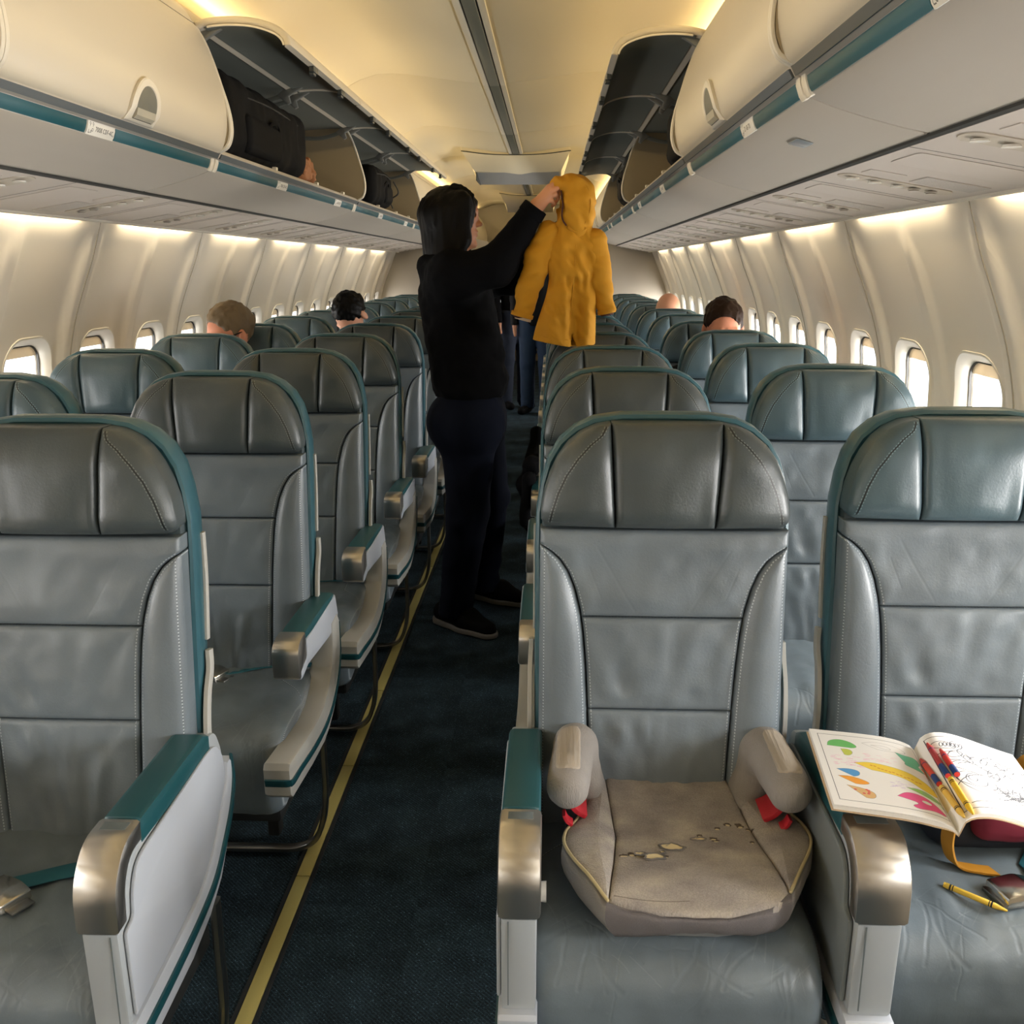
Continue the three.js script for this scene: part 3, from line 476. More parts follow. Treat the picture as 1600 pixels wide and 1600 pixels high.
const leatherMap = (seed, seams) => canvasTex(1024, 1536, (c, w, h) => {
  c.fillStyle = '#69737a'; c.fillRect(0, 0, w, h);
  const img = c.getImageData(0, 0, w, h), d = img.data;
  for (let y = 0; y < h; y++) for (let x = 0; x < w; x++) { const n = 1 + 0.10 * fbm(x / 170, y / 170, seed, 3) + 0.05 * (hash(x, y, seed) - 0.5), i = (y * w + x) * 4; d[i] *= n; d[i + 1] *= n; d[i + 2] *= n; }
  c.putImageData(img, 0, 0); seams(c, (x) => (x + 0.25) / TXW * w, (y) => h - (y - TXY0) / TXH * h);
});
const thread = { line: 'rgba(30,36,40,0.55)', w: 2.5, thread: 'rgba(186,194,198,0.9)' };
const backMap = leatherMap(4, (c, X, Y) => {
  for (const s of [-1, 1]) {
    const m = (o) => bolsterIn.map(([x, y]) => [s * (x + o), y]);
    stitched(c, m(-0.0065), X, Y, 0, [0], { ...thread, line: 'rgba(0,0,0,0)' }); stitched(c, m(0.007), X, Y, 0, [0], { ...thread, line: 'rgba(0,0,0,0)' });
    stitched(c, [[s * 0.192, 0.96], [s * 0.192, 0.5]], X, Y, 0, [0], { ...thread, line: 'rgba(20,26,30,0.35)' });
    stitched(c, HEAD_GUSSET.map(([x, y]) => [s * x, y]), X, Y, 0, [-5 * s, 5 * s], { ...thread, line: 'rgba(10,14,16,0.8)', w: 4.5 });
  }
  for (const y of [0.8475, 0.6905]) stitched(c, [[-bolsterAt(y), y], [bolsterAt(y), y]], X, Y, 0, [0], { ...thread, line: 'rgba(0,0,0,0)' });
});
const creaseBump = (seed, w, h, lines, grainK = 1) => { // fine grain plus soft creases
  const base = new Float32Array(w * h);
  for (let y = 0; y < h; y++) for (let x = 0; x < w; x++) base[y * w + x] = 0.5 + grainK * (0.07 * (hash(x >> 1, y >> 1, seed) - 0.5) + 0.05 * noise(x / 5, y / 5, seed) + 0.04 * noise(x / 2.5, y / 2.5, seed + 3));
  for (const [pts, dep, wid] of lines) for (let i = 1; i < pts.length; i++) { const a = pts[i - 1], b = pts[i], L = Math.hypot(b[0] - a[0], b[1] - a[1]), r = wid * 3; for (let t = 0; t <= L; t += 1) { const cx = lerp(a[0], b[0], t / L), cy = lerp(a[1], b[1], t / L); for (let dy = -r; dy <= r; dy++) for (let dx = -r; dx <= r; dx++) { const X = Math.round(cx + dx), Y = Math.round(cy + dy); if (X < 0 || Y < 0 || X >= w || Y >= h) continue; const q = Math.exp(-(dx * dx + dy * dy) / (wid * wid)); base[Y * w + X] = Math.min(base[Y * w + X], 0.5 + 0.05 - dep * q); } } }
  return dataTex(w, h, (x, y) => base[y * w + x], false);
};
const backBump = (() => { const L = [], w = 768, h = 1152, P = (x, y) => [(x + 0.25) / TXW * w, (y - TXY0) / TXH * h];
  for (let i = 0; i < 26; i++) { const x = (rnd() - 0.5) * 0.2, y = 0.5 + rnd() * 0.12, q = []; for (let k = 0; k < 6; k++) q.push(P(x + k * 0.008 * (rnd() < 0.5 ? -1 : 1), y + k * 0.010)); L.push([q, 0.16, 1.5]); }
  for (const s of [-1, 1]) L.push([[P(s * 0.105, 0.96), P(s * 0.07, 0.90), P(s * 0.045, 0.86)], 0.25, 4], [[P(s * 0.12, 0.93), P(s * 0.10, 0.88)], 0.2, 3]);
  return creaseBump(7, w, h, L); })();
const leatherLook = { roughness: 0.40, clearcoat: 0.25, clearcoatRoughness: 0.34, bumpScale: 0.0011 };
M.leather = phys('#ffffff', 0.40, { map: backMap, bumpMap: backBump, ...leatherLook });
M.headLeather = phys('#a6a8a2', 0.42, { map: backMap, bumpMap: backBump, ...leatherLook });
M.headTeal = phys('#b2ccd0', 0.42, { map: backMap, bumpMap: backBump, ...leatherLook });
// cushion map: u across 0.5 m, v along the profile 0.62 m
const cushMap = canvasTex(1024, 1280, (c, w, h) => {
  c.fillStyle = '#626d74'; c.fillRect(0, 0, w, h);
  const img = c.getImageData(0, 0, w, h), d = img.data;
  for (let y = 0; y < h; y++) for (let x = 0; x < w; x++) { const n = 1 + 0.14 * fbm(x / 150, y / 110, 9, 4) + 0.05 * (hash(x, y, 9) - 0.5), i = (y * w + x) * 4; d[i] *= n; d[i + 1] *= n; d[i + 2] *= n; }
  c.putImageData(img, 0, 0);
  for (const s of [-1, 1]) { const X = (x) => (x * s + 0.25) / 0.5 * w, Y = (v) => h - v / 0.62 * h;
    stitched(c, [[0.208, 0], [0.208, 0.30], [0.205, 0.36], [0.207, 0.62]], X, Y, 0, [0], thread);
    stitched(c, [[0.205, 0.30], [0.17, 0.275], [0.15, 0.26], [0.15, 0.20], [0.16, 0.14], [0.18, 0.10]], X, Y, 0, [5 * s], thread); }
  c.strokeStyle = 'rgba(150,158,160,0.16)'; c.lineCap = 'round';
  for (let i = 0; i < 46; i++) { const x = rnd() * w, y = h * (0.08 + rnd() * 0.26), a = (rnd() - 0.5) * 2.4 + Math.PI / 2, l = 40 + rnd() * 110; c.lineWidth = 1.5 + rnd() * 3; c.beginPath(); c.moveTo(x, y); c.quadraticCurveTo(x + Math.cos(a) * l * 0.5 + 18 * (rnd() - 0.5), y + Math.sin(a) * l * 0.5, x + Math.cos(a) * l, y + Math.sin(a) * l); c.stroke(); }
});
const cushBump = (() => { const L = [], w = 768, h = 960;
  for (let i = 0; i < 24; i++) { let x = w * (0.12 + 0.76 * rnd()), y = h * (0.66 + rnd() * 0.16), a = Math.PI / 2 + (rnd() - 0.5) * 2.2; const q = [[x, y]]; for (let k = 0; k < 14; k++) { a += (rnd() - 0.5) * 0.35; x += Math.cos(a) * 11; y += Math.sin(a) * 11; q.push([x, y]); } L.push([q, 0.20 + 0.30 * rnd(), 3 + 4 * rnd()]); }
  return creaseBump(11, w, h, L, 0.4); })();
M.cushion = phys('#ffffff', 0.38, { map: cushMap, bumpMap: cushBump, ...leatherLook, bumpScale: 0.0013 });
M.shell = phys('#2f5a66', 0.36, { clearcoat: 0.3, clearcoatRoughness: 0.3 });
M.core = std('#2c3a3e', 0.55);
M.pad = phys('#174b52', 0.42, { clearcoat: 0.15, clearcoatRoughness: 0.4 });
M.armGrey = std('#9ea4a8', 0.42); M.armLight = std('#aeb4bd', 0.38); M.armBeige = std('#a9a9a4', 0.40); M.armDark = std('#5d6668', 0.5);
M.chrome = std('#c8c4bd', 0.33, 1); M.steel = std('#9b9a96', 0.28, 1); M.under = std('#15191b', 0.8);
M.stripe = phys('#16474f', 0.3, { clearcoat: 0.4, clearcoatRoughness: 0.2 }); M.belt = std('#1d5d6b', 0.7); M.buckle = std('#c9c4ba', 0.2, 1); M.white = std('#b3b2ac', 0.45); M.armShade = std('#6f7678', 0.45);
const seatUV = (x, y) => [(x + 0.25) / TXW, (y - TXY0) / TXH];
const onBack = (front, curve = 0) => (x, y, h) => [x, y, lean(y) + front + h - curve * x * x];
const SG = {};
// shell
{
  const half = [[0, 1.1735], [0.07, 1.1728], [0.115, 1.166], [0.145, 1.152], [0.170, 1.130], [0.188, 1.100], [0.199, 1.062], [0.2065, 1.015], [0.208, 0.95], [0.207, 0.7], [0.205, 0.43], [0.19, 0.40], [0, 0.40]];
  const poly = densify([...half, ...half.slice(1, -1).reverse().map(([x, y]) => [-x, y])], 0.018), C = [0, 0.8];
  const ring = (ins, z) => poly.map(([x, y]) => { const d = Math.hypot(x, y - C[1]), k = (d - ins) / d; const X = x * k, Y = C[1] + (y - C[1]) * k; return [X, Y, lean(Y) + z]; });
  const SUV = (p) => seatUV(p[0], p[1]);
  SG.shell = crease(loft([ring(0.05, -0.066), ring(0.018, -0.060), ring(0.004, -0.044), ring(0, -0.022), ring(0, 0.002), ring(0.002, 0.008), ring(0.008, 0.010), ring(0.014, 0.006)].map((r) => r.slice().reverse()).map((r) => r).reverse(), { uvs: SUV }), 0.7);
  SG.core = crease(loft([ring(0.015, -0.01), ring(0.0145, 0.018), ring(0.018, 0.024), ring(0.026, 0.026)].map((r) => r.slice().reverse()).reverse(), { uvs: SUV }), 0.7);
}
// headrest panels
const curveX = (pts) => (y) => { for (let i = 1; i < pts.length; i++) if (y >= pts[i][1]) { const a = pts[i - 1], b = pts[i]; return lerp(b[0], a[0], clamp((y - b[1]) / (a[1] - b[1] + 1e-9), 0, 1)); } return pts[pts.length - 1][0]; };
{
  const seam = curveX([[0.0885, 1.17], [0.0868, 1.13], [0.0835, 1.07], [0.0808, 1.03], [0.0792, 0.99]]), outX = curveX([[0.0895, 1.1625], ...HEAD_OUT]);
  const wr = (x, y) => 0.0034 * noise(x * 36 + 5, y * 8, 2) * sstep(1.15, 1.06, y) + 0.0014 * noise(x * 70, y * 16, 5);
  const top = (y) => -0.016 * Math.pow(clamp((y - 1.10) / 0.06, 0, 1), 2) - 0.010 * Math.pow(clamp((1.03 - y) / 0.033, 0, 1), 2);
  const place = (x, y, h) => [x, y, lean(y) + 0.062 + h + top(y) - 0.42 * x * x];
  SG.headMid = gridPillow({ y0: 0.997, y1: 1.1625, xl: (y) => -seam(y) + 0.0006, xr: (y) => seam(y) - 0.0006, H: 0.010, R: 0.012, puff: 0.004, skirt: 0.04, wrinkle: wr, place, uv: seatUV });
  SG.wing = [-1, 1].map((s) => gridPillow({ y0: 0.997, y1: 1.161, xl: (y) => (s > 0 ? seam(y) + 0.0006 : -outX(y)), xr: (y) => (s > 0 ? outX(y) : -seam(y) - 0.0006), cols: 22, H: 0.012, R: 0.018, puff: 0.008, skirt: 0.036, wrinkle: (x, y) => 0.0012 * noise(x * 40, y * 30, 8), place, uv: seatUV }));
}
// back panels
{
  const bx = curveX(bolsterIn), sgn = (x) => x / (Math.abs(x) + 0.06);
  const wr = (k) => (x, y) => 0.0046 * noise(x * 17 + Math.abs(y - 0.92) * 22 * sgn(x), y * 15, k) + 0.0018 * noise(x * 48, y * 34, k + 4);
  const face = (x) => 0.25 * x * x;
  SG.backPanels = [[0.8485, 0.992, 1], [0.6915, 0.8465, 2], [0.47, 0.6895, 3]].map(([y0, y1, k]) => gridPillow({ y0, y1, xl: (y) => -(y > 0.966 ? 0.199 : bx(y) - 0.0014), xr: (y) => (y > 0.966 ? 0.199 : bx(y) - 0.0014), rows: 40, cols: 40, H: 0.006, R: 0.008, puff: 0.005, skirt: 0.03, wrinkle: wr(k), place: onBack(0.040, 0.05), uv: seatUV }));
  SG.bolster = [-1, 1].map((s) => gridPillow({ y0: 0.47, y1: 0.9645, xl: (y) => (s > 0 ? bx(y) : -0.1995), xr: (y) => (s > 0 ? 0.1995 : -bx(y)), rows: 60, cols: 16, H: 0.012, R: 0.020, puff: 0.012, skirt: 0.03, wrinkle: (x, y) => 0.0010 * noise(x * 50, y * 26, 6), place: onBack(0.036, 0.05), uv: seatUV }));
}
// cushion: profile swept across
{
  const prof = [[0.05, 0.33], [0.05, 0.47], [0.075, 0.496], [0.13, 0.490], [0.20, 0.482], [0.27, 0.477], [0.33, 0.472], [0.365, 0.464], [0.39, 0.450], [0.408, 0.430], [0.416, 0.405], [0.418, 0.365], [0.416, 0.33], [0.409, 0.300], [0.385, 0.288], [0.22, 0.300]];
  const D = densify(prof, 0.014), n = D.length, len = [0]; for (let i = 1; i < n; i++) len.push(len[i - 1] + Math.hypot(D[i][0] - D[i - 1][0], D[i][1] - D[i - 1][1]));
  const C = [0.24, 0.40], rings = [];
  for (let k = 0; k <= 40; k++) {
    const q = -1 + 2 * k / 40, x = 0.208 * Math.sign(q) * (1 - Math.pow(1 - Math.abs(q), 1.6)), e = clamp((Math.abs(x) - 0.176) / 0.032, 0, 1), ins = 0.030 * (1 - Math.sqrt(Math.max(0, 1 - e * e)));
    rings.push(D.map(([z, y], i) => { const d = Math.hypot(z - C[0], y - C[1]); let k2 = (d - ins) / d; const top = y > 0.44 && z > 0.06 ? 1 : z > 0.38 ? 0.7 : 0; const w = top * (0.0034 * noise(x * 26 + z * 10, z * 24, 21) + 0.0024 * noise(x * 60, z * 46 + y * 30, 22) + 0.004 * (1 - (x / 0.2) ** 2)) * (1 - e); return [x, C[1] + (y - C[1]) * k2 + w, C[0] + (z - C[0]) * k2 + (z > 0.38 ? w : 0)]; }));
  }
  SG.cushion = loft(rings, { uvs: (p, k, i) => [(p[0] + 0.25) / 0.5, (len[i] ?? 0) / 0.62] });
}
// arm rests; s = side (+1 towards local +x), built around x = 0.2355 * s
const AX0 = 0.193, AX1 = 0.248;
const exX = (poly, x0, x1, s, bevel, holes) => ext(poly, s > 0 ? x0 : -x1, s > 0 ? x1 : -x0, 'x', bevel, holes, 2);
const boomerang = [[-0.045, 0.585], [-0.045, 0.505], [-0.03, 0.462], [0.0, 0.425], [0.05, 0.392], [0.10, 0.372], [0.15, 0.362], [0.26, 0.366], [0.42, 0.382], [0.436, 0.395], [0.438, 0.45], [0.43, 0.462], [0.30, 0.448], [0.20, 0.440], [0.14, 0.446], [0.09, 0.466], [0.05, 0.50], [0.03, 0.545], [0.025, 0.60], [-0.03, 0.605]];
const stripePath = [[-0.038, 0.575], [-0.037, 0.51], [-0.02, 0.472], [0.015, 0.437], [0.07, 0.409], [0.14, 0.396], [0.24, 0.398], [0.36, 0.412], [0.43, 0.420]];
const armGeo = (s) => {
  const padTop = [[-0.03, 0.657], [0.05, 0.664], [0.20, 0.666], [0.245, 0.664]];
  return {
    pad: crease(exX([[-0.03, 0.618], ...[[-0.032, 0.650]], ...padTop, [0.245, 0.645], [0.10, 0.630]].reverse(), AX0, AX1, s, 0.009), 0.6),
    cap: exX(roundPoly([[0.246, 0.665], [0.246, 0.600], [0.285, 0.583], [0.312, 0.583, 0.012], [0.312, 0.652, 0.03], [0.285, 0.665, 0.02]], 5), AX0 - 0.001, AX1 + 0.001, s, 0.005),
    side: exX([[-0.03, 0.652], [-0.05, 0.60], [-0.035, 0.575], [0.05, 0.575], [0.24, 0.590], [0.285, 0.581], [0.300, 0.581], [0.300, 0.600], [0.246, 0.612], [0.244, 0.648], [0.10, 0.650]], AX0 + 0.004, AX1 + 0.002, s, 0.004),
    band: exX(boomerang, AX0 + 0.006, AX1 + 0.006, s, 0.007),
    stripe: (() => { const a = stripePath.map(([z, y]) => [s * (AX1 + 0.0055), y, z]); a.push([s * (AX1 + 0.002), 0.4225, 0.4375], [s * (AX0 + 0.01), 0.4225, 0.4375]); return bar(a, [0, 1, 0.25], 0.017, 0.005, 60, 0.4); })(),
    // full panel arm of the first row
    fullPad: exX([[0.075, 0.62], [0.075, 0.655], [0.10, 0.667], [0.34, 0.6685], [0.345, 0.660], [0.345, 0.63]], AX0, AX1, s, 0.008),
    fullCap: exX(roundPoly([[0.347, 0.669], [0.347, 0.640], [0.385, 0.640, 0.02], [0.408, 0.61, 0.02], [0.412, 0.560], [0.440, 0.560], [0.440, 0.625, 0.05], [0.400, 0.669, 0.04]], 6), AX0 - 0.002, AX1 + 0.002, s, 0.006),
    capSeam: exX(roundPoly([[0.354, 0.6693], [0.354, 0.667], [0.372, 0.667], [0.372, 0.6693]], 1), AX0 + 0.010, AX1 - 0.010, s, 0.0003),
    fullBody: exX(roundPoly([[0.045, 0.648, 0.02], [0.02, 0.60, 0.02], [0.018, 0.545, 0.02], [0.06, 0.50, 0.02], [0.10, 0.462, 0.03], [0.16, 0.428, 0.03], [0.43, 0.408], [0.436, 0.556], [0.409, 0.557], [0.404, 0.60, 0.02], [0.38, 0.635, 0.02], [0.345, 0.638], [0.10, 0.652, 0.02]], 4), AX0 + 0.004, AX1 - 0.003, s, 0.004),
    fullPanel: exX(roundPoly([[0.065, 0.632, 0.02], [0.035, 0.60, 0.02], [0.030, 0.552, 0.02], [0.07, 0.510, 0.02], [0.11, 0.472, 0.03], [0.165, 0.440, 0.03], [0.420, 0.420], [0.424, 0.552, 0.01], [0.398, 0.556, 0.01], [0.394, 0.594, 0.02], [0.372, 0.624, 0.02], [0.34, 0.628], [0.10, 0.636, 0.02]], 4), AX1 - 0.002, AX1 + 0.004, s, 0.003),
    fullLip: exX([[-0.012, 0.57], [-0.018, 0.51], [0.0, 0.475], [0.04, 0.43], [0.08, 0.390], [0.14, 0.362], [0.22, 0.345], [0.44, 0.335], [0.446, 0.341], [0.446, 0.402], [0.44, 0.407], [0.17, 0.424], [0.11, 0.455], [0.07, 0.49], [0.02, 0.54], [0.01, 0.57]], AX0 + 0.002, AX1 + 0.002, s, 0.005),
    fullStripe: bar([[-0.004, 0.572], [-0.006, 0.53], [0.015, 0.486], [0.06, 0.444], [0.11, 0.410], [0.17, 0.394], [0.28, 0.382], [0.43, 0.374]].map(([z, y]) => [s * (AX1 + 0.003), y, z]), [0, 1, 0.25], 0.018, 0.006, 70, 0.4),
    frontSeam: exX([[0.4358, 0.42], [0.4372, 0.42], [0.4372, 0.553], [0.4358, 0.553]], 0.2345, 0.2360, s, 0.0002),
    knob: new THREE.CylinderGeometry(0.013, 0.014, 0.012, 18).rotateZ(Math.PI / 2).translate(s * (AX0 - 0.003), 0.575, 0.40),
  };
};
const AG = { 1: armGeo(1), [-1]: armGeo(-1) };
// legs, luggage bar
SG.underframe = merge([box(-0.195, 0.195, 0.255, 0.300, 0.06, 0.37, 0.01), box(-0.09, -0.06, 0.02, 0.29, 0.02, 0.06, 0.006), box(0.06, 0.09, 0.02, 0.29, 0.02, 0.06, 0.006)]);
const legBar = (s) => bar([[s * 0.222, 0.37, 0.10], [s * 0.222, 0.27, 0.10], [s * 0.222, 0.17, 0.10], [s * 0.214, 0.10, 0.10], [s * 0.19, 0.042, 0.10], [s * 0.15, 0.020, 0.10], [s * 0.08, 0.016, 0.10], [-s * 0.22, 0.016, 0.10]], [0, 0, 1], 0.026, 0.013, 70, 0.4);
SG.legBar = { 1: legBar(1), [-1]: legBar(-1) };
const trimSide = (s) => bar([[s * 0.2085, 0.98, lean(0.98) - 0.034], [s * 0.2085, 0.90, lean(0.90) - 0.038], [s * 0.2085, 0.80, lean(0.80) - 0.032]], [1, 0, 0], 0.005, 0.014, 20);
SG.trim = { 1: trimSide(1), [-1]: trimSide(-1) };
const hinge = (s) => bar([[s * 0.213, 0.785, lean(0.785) - 0.025], [s * 0.2145, 0.755, lean(0.755) - 0.022], [s * 0.215, 0.72, lean(0.72) - 0.005], [s * 0.215, 0.66, lean(0.66) + 0.005], [s * 0.215, 0.60, lean(0.60)]], [1, 0, 0], 0.008, 0.020, 30);
SG.hinge = { 1: hinge(1), [-1]: hinge(-1) };
const partOf = part;
function addArm(seat, kind, s) {
  const A = AG[s], dy = seat.position.x > 0 ? -0.008 : 0.008; const part = (n, g, m, p, l) => { const q = partOf(n, g, m, p, l); if (p === seat) { q.position.y = dy - (kind === 'B' ? 0 : 0.012); q.position.z = kind === 'B' ? 0 : 0.05; if (seat.position.x > 0.7) { q.position.x = -0.012; if (kind === 'B') { q.scale.x = 1.25; q.position.x = 0.034; q.position.z = 0.062; } } if (kind === 'B' && s > 0) q.position.x = -0.02; } return q; };
  if (kind === 'B') {
    const a = part('armrest', A.fullBody, M.armGrey, seat);
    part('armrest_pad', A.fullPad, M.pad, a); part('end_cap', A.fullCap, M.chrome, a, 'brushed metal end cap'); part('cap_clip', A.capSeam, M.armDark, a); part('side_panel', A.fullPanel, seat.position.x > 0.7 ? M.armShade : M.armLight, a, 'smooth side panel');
    part('lower_lip', A.fullLip, M.armLight, a); part('stripe', A.fullStripe, M.stripe, a, 'dark teal stripe'); part('front_seam', A.frontSeam, M.armDark, a); part('recline_button', A.knob, M.white, a);
  } else {
    const a = part('armrest', A.side, M.armLight, seat);
    part('armrest_pad', A.pad, M.pad, a); part('end_cap', A.cap, M.chrome, a, 'brushed metal end cap');
    if (kind === 'A') { const f = part('side_fairing', A.band, M.armBeige, seat); part('stripe', A.stripe, M.stripe, f, 'dark teal stripe'); }
  }
}
function makeSeat(label, group, { arms, leg, tint, pos }) {
  const t = thing('cabin_seat', label, 'seat', pos, group);
  part('seat_shell', SG.shell, M.shell, t, 'teal back shell'); part('back_core', SG.core, M.core, t);
  const h = new THREE.Group(); h.name = 'headrest'; t.add(h);
  part('headrest_panel', SG.headMid, tint, h); for (const g of SG.wing) part('headrest_wing', g, tint, h);
  const b = new THREE.Group(); b.name = 'backrest'; t.add(b);
  for (const g of SG.backPanels) part('back_panel', g, M.leather, b); for (const g of SG.bolster) part('side_bolster', g, M.leather, b);
  part('seat_cushion', SG.cushion, M.cushion, t); part('seat_frame', SG.underframe, M.under, t);
  for (const s of [-1, 1]) { part('trim_strip', SG.trim[s], M.white, t); part('hinge_cover', SG.hinge[s], M.white, t); }
  for (const [k, s] of arms) addArm(t, k, s);
  if (leg) part('luggage_bar', SG.legBar[leg], M.steel, t, 'bent steel luggage bar');
  return t;
}
const ext5 = (a, step, n = 12) => { const o = a.slice(); while (o.length < n) o.push(o[o.length - 1] - step); return o; };
const COLS = [
  { x: 0.475, z: ext5([-1.555, -2.30, -2.95, -3.585, -4.216], 0.655), side: -1, kind: 'R', name: 'right-block aisle seat' },
  { x: 0.980, z: ext5([-1.625, -2.385, -3.06, -3.72, -4.38], 0.66), side: -1, kind: 'M', name: 'right-block window seat' },
  { x: -0.458, xs: [-0.487, -0.466], z: ext5([-1.482, -2.165, -2.80, -3.47, -4.132], 0.655), side: 1, kind: 'L', name: 'left-block aisle seat' },
  { x: -0.965, z: ext5([-1.45, -2.10, -2.76, -3.44, -4.10], 0.655), side: 1, kind: 'N', name: 'left-block window seat' },
];
const ORD = ['front-row', 'second-row', 'third-row', 'fourth-row', 'fifth-row', 'sixth-row', 'seventh-row', 'eighth-row', 'ninth-row', 'tenth-row', 'eleventh-row', 'last-row'];
const special = { R0: 'grey leather seat holding the child booster cushion, front row beside the aisle', M0: 'front-row grey leather seat under the open colouring book, teal headrest', L0: 'front-row grey leather seat with metal buckle and white-panelled aisle armrest', R1: 'grey leather aisle seat directly behind the booster seat', M1: 'teal-headed seat by the window behind the colouring-book seat', L1: 'second-row left aisle seat with a metal buckle lying on its cushion' };
const seats = {};
for (const c of COLS) {
  const tint = c.kind === 'M' || c.kind === 'N' ? M.headTeal : M.headLeather; let proto = null;
  c.z.forEach((z, k) => {
    if (z < -9.55) return;
    const id = c.kind + k, label = special[id] ?? `${ORD[k]} grey leather ${c.name} with ${tint === M.headTeal ? 'teal' : 'dark grey'} headrest`, pos = [c.xs?.[k] ?? c.x, 0, z];
    const group = 'leather cabin seats in rows';
    if (k === 0) seats[id] = makeSeat(label, group, { arms: [['B', c.side]], leg: c.side, tint, pos });
    else if (!proto) seats[id] = proto = makeSeat(label, group, { arms: [[c.kind === 'R' || c.kind === 'L' ? 'A' : 'C', c.side]], leg: c.kind === 'R' || c.kind === 'L' ? c.side : 0, tint, pos });
    else seats[id] = copyOf(proto, pos, label, group);
  });
}
// ---------------------------------------------------------------- people
M.skin = phys('#c58a68', 0.55, { sheen: 0.2, sheenRoughness: 0.5 }); M.skinPale = phys('#d39a7c', 0.5); M.skinRed = phys('#c98567', 0.5);
M.hairBlack = phys('#0b0908', 0.5, { specularIntensity: 0.22 }); M.hairBrown = phys('#2a1c13', 0.6, { specularIntensity: 0.22 }); M.hairGrey = std('#6b5a42', 0.65);
M.hoodie = phys('#050507', 0.95, { specularIntensity: 0.22 }); M.jeans = phys('#0c101c', 0.92, { specularIntensity: 0.22 }); M.blackCloth = phys('#0b0b0d', 0.92, { specularIntensity: 0.22 }); M.blueJeans = std('#20344f', 0.9); M.shoe = phys('#0a0a0b', 0.8, { specularIntensity: 0.22 }); M.navyTrousers = std('#10192a', 0.9); M.sole = std('#6a6660', 0.7); M.dark2 = phys('#141416', 0.6, { specularIntensity: 0.22 });
const U = (...d) => (k) => d.slice(1).reduce((a, b) => smin(a, b, k), d[0]);
// a hand: wrist -> knuckle frame given by axes; fingers curled or straight
function handField(w, kn, side, curl, r = 1) { // w wrist, kn array of [mcp, pip, tip] x4, thumb chain
  return (x, y, z) => {
    let d = 1e9; const mid = kn.f.map((f) => f[0]);
    for (const m of mid) d = smin(d, capsule(x, y, z, w, m, 0.021 * r, 0.0115 * r), 0.012);
    for (const f of kn.f) { let q = 1e9; for (let i = 1; i < f.length; i++) q = smin(q, capsule(x, y, z, f[i - 1], f[i], (0.0098 - 0.0008 * i) * r, (0.0092 - 0.001 * i) * r), 0.003); d = smin(d, q, 0.004); }
    let q = 1e9; for (let i = 1; i < kn.t.length; i++) q = smin(q, capsule(x, y, z, kn.t[i - 1], kn.t[i], (0.013 - 0.0015 * i) * r, (0.012 - 0.0018 * i) * r), 0.004);
    return smin(d, q, 0.006);
  };
}
